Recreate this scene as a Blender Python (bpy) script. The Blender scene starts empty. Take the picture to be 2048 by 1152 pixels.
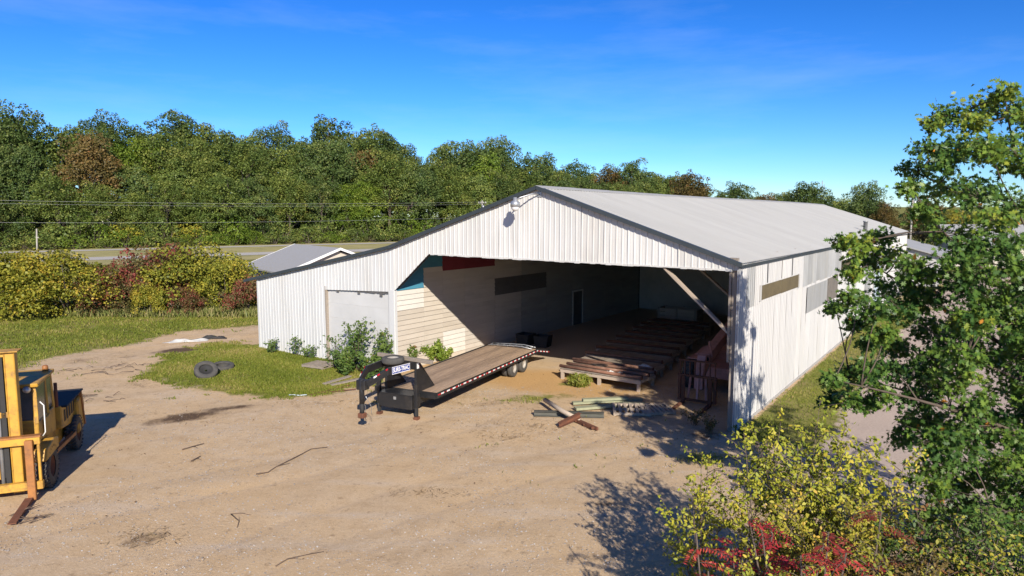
import bpy, math, random
import numpy as np
from mathutils import Vector, Matrix, Euler
random.seed(7); rng = np.random.default_rng(7)
sc = bpy.context.scene
COL = sc.collection
R = math.radians
# ------------------------------------------------------------------ camera, sky, sun, exposure
CAM_H = 7.0; FPX = 1366.0; PITCH = math.atan((576-431)/FPX)
cd = bpy.data.cameras.new('camera'); cam = bpy.data.objects.new('camera', cd); COL.objects.link(cam)
cam.location = (0, 0, CAM_H); cam.rotation_euler = (R(90)-PITCH, 0, 0)
cd.sensor_width = 36; cd.lens = FPX/2048*36; cd.clip_end = 6000; cd.clip_start = .1
sc.camera = cam
SUN_DIR = Vector((-0.197, 0.866, -0.460)).normalized()      # the way the light travels
w = bpy.data.worlds.new('World'); sc.world = w; w.use_nodes = True
nt = w.node_tree; bg = nt.nodes['Background']
sky = nt.nodes.new('ShaderNodeTexSky'); sky.sky_type = 'NISHITA'; sky.sun_disc = False
sky.sun_elevation = math.asin(-SUN_DIR.z); sky.sun_rotation = math.atan2(-SUN_DIR.x, -SUN_DIR.y)
sky.air_density = 1.0; sky.dust_density = 0.0; sky.ozone_density = 4.0
# deeper, more saturated blue overhead: one contrast curve over the whole sky
def vmul(src, k):
    n = nt.nodes.new('ShaderNodeVectorMath'); n.operation = 'MULTIPLY'; n.inputs[1].default_value = k; nt.links.new(src, n.inputs[0]); return n.outputs[0]
gmn = nt.nodes.new('ShaderNodeGamma'); gmn.inputs[1].default_value = 1.4
nt.links.new(vmul(sky.outputs[0], (.105, .118, .135)), gmn.inputs[0])
hs = nt.nodes.new('ShaderNodeHueSaturation'); hs.inputs['Saturation'].default_value = 1.08
nt.links.new(vmul(gmn.outputs[0], (4.8, 5.15, 6.0)), hs.inputs['Color']); tcw = nt.nodes.new('ShaderNodeTexCoord'); mpw = nt.nodes.new('ShaderNodeMapping'); mpw.inputs['Scale'].default_value = (1.2, 1.2, 7.); mpw.inputs['Rotation'].default_value = (0.1, .16, 0)
nzw = nt.nodes.new('ShaderNodeTexNoise'); nzw.inputs['Scale'].default_value = 2.2; nzw.inputs['Detail'].default_value = 7; nzw.inputs['Roughness'].default_value = .6
nt.links.new(tcw.outputs['Generated'], mpw.inputs[0]); nt.links.new(mpw.outputs[0], nzw.inputs['Vector'])
rgw = nt.nodes.new('ShaderNodeMapRange'); rgw.inputs['From Min'].default_value = .47; rgw.inputs['From Max'].default_value = .85; rgw.inputs['To Max'].default_value = .15; nt.links.new(nzw.outputs['Fac'], rgw.inputs[0])
mxw = nt.nodes.new('ShaderNodeMix'); mxw.data_type = 'RGBA'; nt.links.new(rgw.outputs[0], mxw.inputs['Factor']); nt.links.new(hs.outputs[0], mxw.inputs['A']); mxw.inputs['B'].default_value = (4.4, 5.0, 5.6, 1)
nt.links.new(mxw.outputs['Result'], bg.inputs[0]); bg.inputs[1].default_value = 0.13
sd = bpy.data.lights.new('sun', 'SUN'); sd.energy = 4.8; sd.angle = R(.5); sd.color = (1, .925, .81)
so = bpy.data.objects.new('sun', sd); COL.objects.link(so); so.rotation_euler = SUN_DIR.to_track_quat('-Z', 'Y').to_euler(); so.location = (20, -60, 40)
vs = sc.view_settings; vs.view_transform = 'Standard'; vs.look = 'None'; vs.gamma = 1; vs.exposure = 0.65; vs.use_curve_mapping = False

# ------------------------------------------------------------------ picture <-> place
def ray(x, y):
    a, b = (x-1024)/FPX, -(y-576)/FPX
    s, c = math.sin(PITCH), math.cos(PITCH)
    return Vector((a, c+b*s, -s+b*c))
def G(x, y, z=0.):
    r = ray(x, y); t = (z-CAM_H)/r.z; return Vector((0, 0, CAM_H))+r*t
def D(x, y, d):                       # point on the pixel's ray at forward distance d
    r = ray(x, y); return Vector((0, 0, CAM_H))+r*(d/r.y)
TH = R(-34.892)                        # barn heading
BR = Vector((7.1526, 21.4862, 0))      # barn's corner by the lane
def W(x, y, z=0.):
    c, s = math.cos(TH), math.sin(TH); return Vector((BR.x+c*x-s*y, BR.y+s*x+c*y, z))

# ------------------------------------------------------------------ mesh helpers
class MB:
    def __init__(s): s.v = []; s.f = []
    def box(s, a, b, rot=None, at=(0, 0, 0)):
        n = len(s.v); a, b = Vector(a), Vector(b)
        for z in (a.z, b.z):
            for (x, y) in ((a.x, a.y), (b.x, a.y), (b.x, b.y), (a.x, b.y)):
                p = Vector((x, y, z))
                if rot is not None: p = rot @ p
                s.v.append(tuple(p+Vector(at)))
        for q in ((3, 2, 1, 0), (4, 5, 6, 7), (0, 1, 5, 4), (1, 2, 6, 5), (2, 3, 7, 6), (3, 0, 4, 7)): s.f.append(tuple(n+i for i in q))
        return s
    def beam(s, p, q, wd, ht, up=(0, 0, 1)):
        p, q = Vector(p), Vector(q); d = (q-p); L = d.length; d.normalize()
        x = d.cross(Vector(up))
        if x.length < 1e-4: x = d.cross(Vector((1, 0, 0)))
        x.normalize(); z = x.cross(d)
        m = Matrix((x, d, z)).transposed()
        return s.box((-wd/2, 0, -ht/2), (wd/2, L, ht/2), m, p)
    def prism(s, poly, ax, a, b):
        """poly: 2-D outline; extruded along axis ax (0,1,2) from a to b"""
        n = len(s.v); k = len(poly)
        for h in (a, b):
            for (p, q) in poly:
                s.v.append({0: (h, p, q), 1: (p, h, q), 2: (p, q, h)}[ax])
        s.f.append(tuple(range(n+k-1, n-1, -1))); s.f.append(tuple(range(n+k, n+2*k)))
        for i in range(k):
            j = (i+1) % k; s.f.append((n+i, n+j, n+k+j, n+k+i))
        return s
    def tube(s, pts, rad, k=6, cap=True):
        pts = [Vector(p) for p in pts]; m = len(pts)
        if not hasattr(rad, '__len__'): rad = [rad]*m
        n = len(s.v); pv = None
        for i, p in enumerate(pts):
            t = (pts[min(i+1, m-1)]-pts[max(i-1, 0)]).normalized()
            if pv is None:
                pv = t.orthogonal().normalized()
            else:
                pv = (pv-t*pv.dot(t)); pv = pv.normalized() if pv.length > 1e-5 else t.orthogonal().normalized()
            b = t.cross(pv)
            for j in range(k):
                a = 2*math.pi*j/k; s.v.append(tuple(p+(pv*math.cos(a)+b*math.sin(a))*rad[i]))
        for i in range(m-1):
            for j in range(k):
                a, b2 = n+i*k+j, n+i*k+(j+1) % k; s.f.append((a, b2, b2+k, a+k))
        if cap: s.f.append(tuple(range(n+k-1, n-1, -1))); s.f.append(tuple(range(n+(m-1)*k, n+m*k)))
        return s
    def lathe(s, prof, ax, c, k=20):
        """prof: list of (along axis, radius), closed ring if first==last"""
        n = len(s.v); c = Vector(c); m = len(prof)
        for (h, r) in prof:
            for j in range(k):
                a = 2*math.pi*j/k; ca, sa = r*math.cos(a), r*math.sin(a)
                s.v.append(tuple(c+Vector({0: (h, ca, sa), 1: (ca, h, sa), 2: (ca, sa, h)}[ax])))
        for i in range(m-1):
            for j in range(k):
                a, b = n+i*k+j, n+i*k+(j+1) % k; s.f.append((a, b, b+k, a+k))
        return s
    def mesh(s, name):
        me = bpy.data.meshes.new(name); me.from_pydata(s.v, [], s.f); me.update(); return me
    def build(s, name, mat, parent=None, smooth=False, bevel=0, loc=(0, 0, 0)):
        me = s.mesh(name); me.materials.append(mat)
        return link(name, me, parent, smooth, bevel, loc)
def link(name, me, parent=None, smooth=False, bevel=0, loc=(0, 0, 0), rz=0):
    o = bpy.data.objects.new(name, me); COL.objects.link(o); o.location = loc; o.rotation_euler = (0, 0, rz)
    if parent is not None: o.parent = parent
    if smooth:
        for p in me.polygons: p.use_smooth = True
    if bevel:
        m = o.modifiers.new('bevel', 'BEVEL'); m.width = bevel; m.segments = 1; m.limit_method = 'ANGLE'
    return o
def tag(o, label, cat, group=None):
    o['label'] = label; o['category'] = cat
    if group: o['group'] = group
    return o
def thing(name, label, cat, loc=(0, 0, 0), rz=0, group=None):
    o = bpy.data.objects.new(name, None); COL.objects.link(o); o.location = loc; o.rotation_euler = (0, 0, rz); o.empty_display_size = .3
    return tag(o, label, cat, group)
def struct(o): o['kind'] = 'structure'; return o
def stuff(o): o['kind'] = 'stuff'; return o

# ------------------------------------------------------------------ materials
def newmat(name):
    m = bpy.data.materials.new(name); m.use_nodes = True; return m, m.node_tree, m.node_tree.nodes['Principled BSDF']
def N(nt, t, **kw):
    n = nt.nodes.new(t)
    for k, v in kw.items(): setattr(n, k, v)
    return n
def noise(nt, co, scale, detail=4, rough=.6):
    n = N(nt, 'ShaderNodeTexNoise'); n.inputs['Scale'].default_value = scale; n.inputs['Detail'].default_value = detail; n.inputs['Roughness'].default_value = rough
    nt.links.new(co, n.inputs['Vector']); return n.outputs['Fac']
def ramp(nt, fac, stops):
    r = N(nt, 'ShaderNodeValToRGB'); e = r.color_ramp.elements
    while len(e) < len(stops): e.new(.5)
    for el, (p, c) in zip(e, stops):
        el.position = p; el.color = (*c, 1) if len(c) == 3 else c
    nt.links.new(fac, r.inputs[0]); return r.outputs[0]
def mix(nt, a, b, fac, mode='MIX'):
    m = N(nt, 'ShaderNodeMix', data_type='RGBA', blend_type=mode)
    for s, v in ((m.inputs['Factor'], fac), (m.inputs['A'], a), (m.inputs['B'], b)):
        if isinstance(v, (int, float)): s.default_value = v
        elif isinstance(v, tuple): s.default_value = (*v, 1)
        else: nt.links.new(v, s)
    return m.outputs['Result']
def bumpn(nt, b, h, st, dist=.02):
    n = N(nt, 'ShaderNodeBump'); n.inputs['Strength'].default_value = st; n.inputs['Distance'].default_value = dist
    nt.links.new(h, n.inputs['Height']); nt.links.new(n.outputs[0], b.inputs['Normal'])
def mat(name, c1, c2=None, scale=3., rough=.7, metal=0., bump=.2, var=.12, stretch=(1, 1, 1), dirt=None, dirt_amt=.5, dscale=1.3):
    """weathered surface: two tones by noise, each piece slightly lighter or darker, patches of a dirt colour"""
    m, nt, b = newmat(name); c2 = c2 or tuple(x*.75 for x in c1)
    tc = N(nt, 'ShaderNodeTexCoord'); oi = N(nt, 'ShaderNodeObjectInfo')
    add = N(nt, 'ShaderNodeVectorMath', operation='ADD'); mp = N(nt, 'ShaderNodeMapping'); mp.inputs['Scale'].default_value = stretch
    nt.links.new(tc.outputs['Object'], add.inputs[0]); 
    ml = N(nt, 'ShaderNodeMath', operation='MULTIPLY'); ml.inputs[1].default_value = 57.; nt.links.new(oi.outputs['Random'], ml.inputs[0]); nt.links.new(ml.outputs[0], add.inputs[1])
    nt.links.new(add.outputs[0], mp.inputs[0]); co = mp.outputs[0]
    n1 = noise(nt, co, scale, 6, .65)
    col = ramp(nt, n1, [(.3, c2), (.68, c1)])
    if dirt:
        n2 = noise(nt, co, dscale, 7, .72); f = ramp(nt, n2, [(.5, (0, 0, 0)), (.72, (dirt_amt,)*3)])
        col = mix(nt, col, dirt, f)
    mr = N(nt, 'ShaderNodeMapRange'); mr.inputs['To Min'].default_value = 1-var; mr.inputs['To Max'].default_value = 1+var
    nt.links.new(oi.outputs['Random'], mr.inputs['Value'])
    cm = N(nt, 'ShaderNodeCombineColor')
    for i in range(3): nt.links.new(mr.outputs[0], cm.inputs[i])
    col = mix(nt, col, cm.outputs[0], 1., 'MULTIPLY')
    nt.links.new(col, b.inputs['Base Color']); b.inputs['Roughness'].default_value = rough; b.inputs['Metallic'].default_value = metal
    if bump: bumpn(nt, b, noise(nt, co, scale*6, 5), bump, .01)
    return m
def leafmat(name, stops, trans=.25, rough=.5):
    """leaf colours picked leaf by leaf through the 'rnd' attribute"""
    m, nt, b = newmat(name); at = N(nt, 'ShaderNodeAttribute', attribute_name='rnd')
    oi = N(nt, 'ShaderNodeObjectInfo'); ad = N(nt, 'ShaderNodeMath', operation='MULTIPLY_ADD'); ad.inputs[1].default_value = .16; 
    nt.links.new(oi.outputs['Random'], ad.inputs[0]); nt.links.new(at.outputs['Fac'], ad.inputs[2])
    sb = N(nt, 'ShaderNodeMath', operation='SUBTRACT'); sb.inputs[1].default_value = .08; nt.links.new(ad.outputs[0], sb.inputs[0])
    col = ramp(nt, sb.outputs[0], stops); nt.links.new(col, b.inputs['Base Color']); b.inputs['Roughness'].default_value = rough; b.inputs['Specular IOR Level'].default_value = .22
    tr = N(nt, 'ShaderNodeBsdfTranslucent'); nt.links.new(col, tr.inputs['Color']); ms = N(nt, 'ShaderNodeMixShader'); ms.inputs[0].default_value = trans
    nt.links.new(b.outputs[0], ms.inputs[1]); nt.links.new(tr.outputs[0], ms.inputs[2]); nt.links.new(ms.outputs[0], nt.nodes['Material Output'].inputs[0])
    return m
M = {}
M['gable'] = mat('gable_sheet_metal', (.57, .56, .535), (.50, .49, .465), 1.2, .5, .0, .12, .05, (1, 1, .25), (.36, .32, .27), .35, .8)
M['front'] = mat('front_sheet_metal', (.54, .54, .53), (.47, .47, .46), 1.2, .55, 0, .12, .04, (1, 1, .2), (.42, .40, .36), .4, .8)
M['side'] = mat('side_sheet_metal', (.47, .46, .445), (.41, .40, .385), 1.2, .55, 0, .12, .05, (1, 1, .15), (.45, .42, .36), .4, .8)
M['side_grey'] = mat('bare_sheet_metal', (.34, .34, .335), (.27, .27, .265), 2, .45, .3, .1, .12, (1, 1, .2), (.3, .27, .22), .4)
M['roof'] = mat('roof_sheet_metal', (.345, .34, .325), (.31, .305, .29), .6, .7, 0, .06, .03, (.3, 1, 1), (.40, .38, .35), .3, .5)
M['trim'] = mat('dark_trim', (.04, .05, .057), (.03, .038, .043), 2, .5, .1, .05)
M['fibre'] = mat('brown_fibreglass', (.12, .092, .045), (.08, .06, .03), 3, .5, 0, .1, .1)
M['window_dark'] = mat('dark_window_sheet', (.14, .12, .10), (.09, .08, .07), 3, .5, 0, .1, .1)
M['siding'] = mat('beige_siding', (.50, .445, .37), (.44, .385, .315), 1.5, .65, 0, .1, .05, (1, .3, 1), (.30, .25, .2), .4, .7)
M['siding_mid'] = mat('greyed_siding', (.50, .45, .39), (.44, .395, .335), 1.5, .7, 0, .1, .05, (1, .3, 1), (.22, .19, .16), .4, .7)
M['siding_shaded'] = mat('shaded_grey_siding', (.36, .345, .31), (.30, .285, .255), 1.5, .7, 0, .1, .05, (1, .3, 1), (.12, .11, .10), .4, .7)  # greyer deep panels, with the interior's shade put into the colour too
M['siding_white'] = mat('white_siding', (.62, .59, .53), (.55, .52, .47), 1.5, .6, 0, .1, .04)
M['siding_blue'] = mat('blue_siding', (.06, .23, .33), (.05, .19, .28), 2, .5, 0, .05, .04)
M['siding_red'] = mat('red_siding', (.20, .03, .045), (.16, .025, .035), 2, .5, 0, .05, .05)
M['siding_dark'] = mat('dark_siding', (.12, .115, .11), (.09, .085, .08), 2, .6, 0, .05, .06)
M['door'] = mat('white_door', (.52, .515, .50), (.46, .455, .44), 1, .55, 0, .04, .03, (1, 1, 1), (.45, .43, .40), .3, .6)
M['timber'] = mat('grey_timber', (.30, .25, .20), (.20, .165, .13), 6, .8, 0, .4, .15, (6, .6, 6))
M['timber_pale'] = mat('pale_timber', (.42, .34, .26), (.31, .25, .19), 6, .8, 0, .4, .15, (6, .6, 6))
M['plank'] = mat('weathered_deck_plank', (.42, .295, .195), (.22, .15, .10), 4, .85, 0, .5, .2, (5, .5, 5), (.10, .07, .05), .7, 1.0)
M['green_timber'] = mat('mossy_timber', (.34, .34, .22), (.24, .25, .15), 5, .85, 0, .4, .12, (.6, 5, 5))
M['black'] = mat('black_paint', (.014, .015, .017), (.022, .022, .024), 4, .4, .1, .1, .1, dirt=(.10, .08, .06), dirt_amt=.35)
M['blackdull'] = mat('dull_black', (.02, .02, .02), (.03, .028, .026), 4, .8, 0, .2, .1)
M['rubber'] = mat('tyre_rubber', (.045, .043, .04), (.085, .078, .068), 5, .9, 0, .3, .1)
M['rim'] = mat('dusty_white_rim', (.48, .45, .40), (.32, .29, .25), 5, .5, .2, .1, .05, dirt=(.2, .13, .08), dirt_amt=.6)
M['steel'] = mat('galvanised_steel', (.42, .43, .44), (.33, .34, .35), 5, .4, .6, .1)
M['rust'] = mat('rusty_steel', (.17, .062, .030), (.09, .04, .024), 6, .85, .1, .4, .15)
M['rustpipe'] = mat('rusty_pipe', (.26, .13, .08), (.15, .07, .045), 5, .8, .1, .3, .2, (1, 1, 1), (.36, .24, .17), .6)
M['yellow'] = mat('worn_yellow_paint', (.53, .295, .035), (.41, .22, .03), 3, .55, 0, .15, .08, dirt=(.15, .075, .035), dirt_amt=.95, dscale=2.6)
M['orange'] = mat('worn_orange_paint', (.36, .145, .035), (.22, .09, .03), 4, .6, 0, .2, .08, dirt=(.13, .06, .03), dirt_amt=.9, dscale=3)
M['pink'] = mat('faded_red_paint', (.50, .25, .21), (.40, .19, .16), 3, .7, 0, .15, .06, dirt=(.20, .13, .10), dirt_amt=.8, dscale=2.5)
M['red'] = mat('reflective_red', (.42, .012, .02), (.36, .01, .018), 3, .4, 0, 0, .05)
M['white'] = mat('white_paint', (.75, .74, .72), (.66, .65, .63), 4, .5, 0, .05, .05)
M['blue_label'] = mat('blue_label', (.02, .05, .27), (.02, .045, .24), 3, .4, 0, 0, .03)
M['bounce_white'] = mat('pale_bounce_sheet', (.72, .71, .68), (.64, .63, .60), 1., .8, 0, .05, .03)  # white for the added light-bouncing sheet under the roof
M['glass'] = mat('grimy_glass', (.05, .06, .065), (.10, .105, .10), 2, .15, 0, 0, .05)
M['bark'] = mat('bark', (.15, .12, .09), (.08, .062, .048), 5, .9, 0, .6, .15, (3, 3, .6))
M['twig'] = mat('twig_bark', (.13, .095, .068), (.075, .055, .042), 8, .9, 0, .3, .15)
M['dryweed'] = mat('dry_stick', (.13, .085, .055), (.08, .055, .04), 8, .9, 0, .2, .2)
M['concrete'] = mat('concrete_grey', (.38, .36, .33), (.30, .285, .26), 3, .9, 0, .2, .08)
M['shingle'] = mat('grey_shingles', (.33, .325, .315), (.27, .265, .255), 8, .8, 0, .3, .1)
M['bluewall'] = mat('pale_blue_siding', (.50, .58, .62), (.44, .52, .56), 2, .6, 0, .05, .04)
M['tan'] = mat('tan_siding', (.52, .46, .38), (.46, .41, .34), 2, .7, 0, .1, .05)
M['tarp'] = mat('dirty_white_sheet', (.50, .49, .47), (.36, .35, .33), 3, .6, 0, .2, .08, dirt=(.25, .21, .17), dirt_amt=.6)
M['pole'] = mat('pole_wood', (.36, .33, .29), (.27, .245, .21), 5, .85, 0, .2, .1)
M['wire'] = mat('wire', (.32, .32, .32), (.27, .27, .27), 5, .6, .3, 0)
LF = {
 'oak_forest': leafmat('forest_leaf_dark', [(0, (0.035, 0.064, 0.018)), (.5, (0.085, 0.129, 0.032)), (.85, (0.160, 0.187, 0.046)), (1, (0.257, 0.232, 0.062))]),
 'mid_forest': leafmat('forest_leaf_mid', [(0, (0.053, 0.088, 0.020)), (.5, (0.132, 0.178, 0.037)), (.85, (0.221, 0.246, 0.053)), (1, (0.320, 0.289, 0.075))]),
 'bright': leafmat('leaf_bright', [(0, (0.055, 0.099, 0.013)), (.5, (0.131, 0.197, 0.022)), (1, (0.248, 0.289, 0.044))]),
 'rusty': leafmat('leaf_rusty', [(0, (0.052, 0.047, 0.016)), (.45, (0.130, 0.098, 0.029)), (.8, (0.195, 0.124, 0.039)), (1, (0.247, 0.098, 0.039))]),
 'yellowgreen': leafmat('leaf_yellow_green', [(0, (0.083, 0.103, 0.015)), (.45, (0.215, 0.222, 0.029)), (.8, (0.396, 0.332, 0.040)), (1, (0.495, 0.317, 0.053))]),
 'redbush': leafmat('leaf_red_bush', [(0, (0.055, 0.066, 0.022)), (.35, (0.143, 0.121, 0.039)), (.6, (0.187, 0.061, 0.039)), (1, (0.330, 0.044, 0.050))]),
 'oak': leafmat('oak_leaf', [(0, (0.031, 0.081, 0.020)), (.45, (0.080, 0.152, 0.029)), (.8, (0.171, 0.251, 0.036)), (.95, (0.343, 0.341, 0.043)), (1, (0.600, 0.216, 0.029))], .3, .38),
 'sapling': leafmat('sapling_leaf', [(0, (0.082, 0.134, 0.015)), (.4, (0.228, 0.268, 0.029)), (.8, (0.458, 0.425, 0.047)), (1, (0.589, 0.441, 0.067))], .35),
 'sumac': leafmat('sumac_leaf', [(0, (.10, .09, .02)), (.35, (.20, .05, .03)), (.7, (.36, .025, .04)), (1, (.45, .08, .05))], .3),
 'weed': leafmat('weed_leaf', [(0, (0.029, 0.063, 0.016)), (.5, (0.081, 0.138, 0.028)), (.9, (0.149, 0.207, 0.040)), (1, (0.253, 0.115, 0.046))], .3),
 'grass': leafmat('grass_blade', [(0, (0.112, 0.147, 0.019)), (.5, (0.202, 0.230, 0.033)), (.85, (0.302, 0.265, 0.067)), (1, (0.403, 0.304, 0.133))], .35),
 'drygrass': leafmat('dry_grass_blade', [(0, (.13, .12, .04)), (.5, (.25, .20, .08)), (1, (.36, .28, .14))], .2),
}

# ------------------------------------------------------------------ leaves
OAK = np.array([(0, -.55), (.04, -.3), (.22, -.28), (.10, -.12), (.42, .0), (.14, .10), (.36, .34), (.12, .28), (0, .55),
                (-.12, .28), (-.36, .34), (-.14, .10), (-.42, .0), (-.10, -.12), (-.22, -.28), (-.04, -.3)])
OVAL = np.array([(0, -.5), (.22, -.2), (.24, .1), (0, .5), (-.24, .1), (-.22, -.2)])
QUAD = np.array([(0, -.5), (.42, 0), (0, .5), (-.42, 0)])
LANCE = np.array([(0, -.5), (.13, -.05), (0, .5), (-.13, -.05)])
def leaf_mesh(name, P, size, shape=QUAD, normal=None, spread=1., axis=None, fold=.25, rnd=None):
    """one mesh of separate leaves: P centres, size (n), normal: preferred facing (n,3); axis: preferred leaf direction"""
    P = np.asarray(P, float); n = len(P); size = np.broadcast_to(np.asarray(size, float), (n,))
    nr = rng.normal(size=(n, 3))
    if normal is not None: nr = normal+nr*spread
    nr /= np.linalg.norm(nr, axis=1)[:, None]+1e-9
    t = rng.normal(size=(n, 3)) if axis is None else axis+rng.normal(size=(n, 3))*.25
    t -= nr*(t*nr).sum(1)[:, None]; t /= np.linalg.norm(t, axis=1)[:, None]+1e-9
    b = np.cross(nr, t); k = len(shape)
    s = size[:, None, None]
    V = P[:, None, :]+s*(shape[None, :, 0:1]*b[:, None, :]+shape[None, :, 1:2]*t[:, None, :]+(np.abs(shape[None, :, 0:1])*fold-.35*fold*shape[None, :, 1:2]**2)*nr[:, None, :])
    me = bpy.data.meshes.new(name); me.vertices.add(n*k); me.vertices.foreach_set('co', V.reshape(-1).astype(np.float32))
    me.loops.add(n*k); me.loops.foreach_set('vertex_index', np.arange(n*k, dtype=np.int32))
    me.polygons.add(n); me.polygons.foreach_set('loop_start', np.arange(0, n*k, k, dtype=np.int32)); me.polygons.foreach_set('loop_total', np.full(n, k, dtype=np.int32))
    at = me.attributes.new('rnd', 'FLOAT', 'FACE'); at.data.foreach_set('value', (rng.random(n) if rnd is None else np.clip(rnd, 0, 1)).astype(np.float32))
    me.update(); return me
def clump_points(clumps, per):
    """clumps: (n,4) centre + radius; leaves on and inside each lumpy ball, more on its upper shell"""
    P, Nn, T = [], [], []
    for (x, y, z, r) in clumps:
        k = max(6, int(per*r*r)); d = rng.normal(size=(k, 3)); d[:, 2] = np.where(d[:, 2] < -.75, -d[:, 2]*.6, d[:, 2]); d /= np.linalg.norm(d, axis=1)[:, None]
        rr = r*(.55+.5*rng.random(k)**.6); q = d*rr[:, None]*np.array([1, 1, .92])
        P.append(q+np.array([x, y, z])); Nn.append(d+np.array([.08, -.45, .4])); T.append(np.full(k, rng.random()))
    return np.vstack(P), np.vstack(Nn), np.concatenate(T)
def crown_clumps(h, rad, z0, n, rr=(.9, 1.7), seed=0, top=1.0):
    g = np.random.default_rng(seed); out = []
    for i in range(n):
        d = g.normal(size=3); d /= np.linalg.norm(d); d[2] = abs(d[2])*1.25-.45 if g.random() < .8 else d[2]
        q = .50+.62*g.random()**.8
        zc = z0+(h-z0)*.48
        out.append((d[0]*rad*q*(1+.25*g.normal()*.5), d[1]*rad*q*(1+.25*g.normal()*.5), zc+d[2]*(h-z0)*.52*q*top, g.uniform(*rr)))
    return np.array(out)
def limb(mb, p, q, r0, r1, bend=.12, k=6, seg=5):
    p, q = Vector(p), Vector(q); L = (q-p).length; o = Vector((random.uniform(-1, 1), random.uniform(-1, 1), random.uniform(0, 1)))*L*bend
    pts = [p.lerp(q, i/seg)+o*math.sin(math.pi*i/seg) for i in range(seg+1)]
    mb.tube(pts, [r0+(r1-r0)*i/seg for i in range(seg+1)], k); return pts
# ================================================================== SETTING: ground, highway, hill
RD = Vector((.82, .572, 0)); RN = Vector((-.572, .82, 0))        # along / across the highway
def sstep(a, b, x): t = np.clip((x-a)/(b-a), 0, 1); return t*t*(3-2*t)
def hill(X, Y):
    s = X*RD.x+Y*RD.y; n = X*RN.x+Y*RN.y
    h = 12.*sstep(170, 225, n)*(1-.85*sstep(40, 150, s))
    return h+16*sstep(420, 900, Y)*sstep(60, 300, X)*1.0
def wave(X, Y, f, ph): return np.sin(X*f+ph+1.7*np.sin(Y*f*.83+ph*2.1))*np.cos(Y*f*1.13-ph+1.3*np.sin(X*f*.71))
def graded(fa, fb, st, mid, mst, far):
    a = list(np.arange(fa, fb+.001, st)); lo = []; hi = []
    x = fa
    while x > -far: x -= mst if x > -mid else 60; lo.append(x)
    x = fb
    while x < far: x += mst if x < mid else 60; hi.append(x)
    return np.array(lo[::-1]+a+hi)
xs = graded(-42, 30, .3, 260, 4., 2400); ys = graded(4, 56, .3, 320, 4., 2600)
GX, GY = np.meshgrid(xs, ys); sh = GX.shape
GZ = hill(GX, GY)
near = (GX > -42) & (GX < 30) & (GY > 4) & (GY < 56)
GZ = GZ+np.where(near, .018*wave(GX, GY, .9, 1.)+.010*wave(GX, GY, 2.3, 4.), 0)
c_, s_ = math.cos(TH), math.sin(TH)
LX = c_*(GX-BR.x)+s_*(GY-BR.y); LY = -s_*(GX-BR.x)+c_*(GY-BR.y)
GZ = np.where((LX > -25.2) & (LX < .2) & (LY > -.5) & (LY < 54), 0, GZ)
def poly_mask(poly, X, Y, soft=1.):
    """soft inside-mask of a polygon (signed distance / soft)"""
    P = np.array(poly, float); inside = np.zeros(X.shape, bool); dist = np.full(X.shape, 1e9)
    for i in range(len(P)):
        a, b = P[i], P[(i+1) % len(P)]
        with np.errstate(divide='ignore', invalid='ignore'):
            cr = ((a[1] > Y) != (b[1] > Y)) & (X < (b[0]-a[0])*(Y-a[1])/(b[1]-a[1]+1e-12)+a[0])
        inside ^= cr
        d = b-a; t = np.clip(((X-a[0])*d[0]+(Y-a[1])*d[1])/(d@d), 0, 1)
        dist = np.minimum(dist, np.hypot(X-a[0]-t*d[0], Y-a[1]-t*d[1]))
    return np.clip(.5+np.where(inside, dist, -dist)/(2*soft), 0, 1)
def ell(cx, cy, a, b, rot, X, Y):
    c, s = math.cos(rot), math.sin(rot); u = ((X-cx)*c+(Y-cy)*s)/a; v = (-(X-cx)*s+(Y-cy)*c)/b
    return np.clip(1.3-np.hypot(u, v), 0, 1)
ISLE = [(-16.2, 29.4), (-17.3, 33.2), (-16.2, 36.8), (-13.6, 36.8), (-7.0, 31.9), (-5.2, 30.6), (-5.9, 28.0), (-7.0, 26.6), (-8.9, 25.6), (-12.6, 26.9)]
LAWN = [(-21.5, 28.2), (-22.9, 32), (-22.4, 34), (-20.6, 36.8), (-20.2, 40.8), (-15.6, 43.6), (-17, 60), (-80, 60), (-80, 20), (-30, 20)]
def grass_mask(X, Y):
    lx = c_*(X-BR.x)+s_*(Y-BR.y); ly = -s_*(X-BR.x)+c_*(Y-BR.y)
    g = np.maximum(poly_mask(ISLE, X, Y, .8), poly_mask(LAWN, X, Y, 1.0))
    g = np.maximum(g, np.clip(.5+(Y-58)/6, 0, 1)*(lx < -25))
    strip = np.clip(.5+(2.5+.25*np.sin(ly*.7)-lx)/.9, 0, 1)*np.clip((lx-.0)/.3, 0, 1)*np.clip((ly+.8)/.8, 0, 1)
    g = np.maximum(g, strip); g = np.maximum(g, np.clip((lx-8.)/2, 0, 1)*np.clip(ly/4, 0, 1))
    g = np.maximum(g, np.clip((ly-72)/10, 0, 1))
    g = np.maximum(g, .9*ell(2.6, 27.9, .9, .5, 0, X, Y)); g = np.maximum(g, .62*ell(1.0, 25.8, 2.6, .9, .3, X, Y))
    g = np.maximum(g, .75*ell(5.6, 19.2, 1.3, .8, .2, X, Y))
    return g
gm = grass_mask(GX, GY)
dark = np.zeros(sh)
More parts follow.
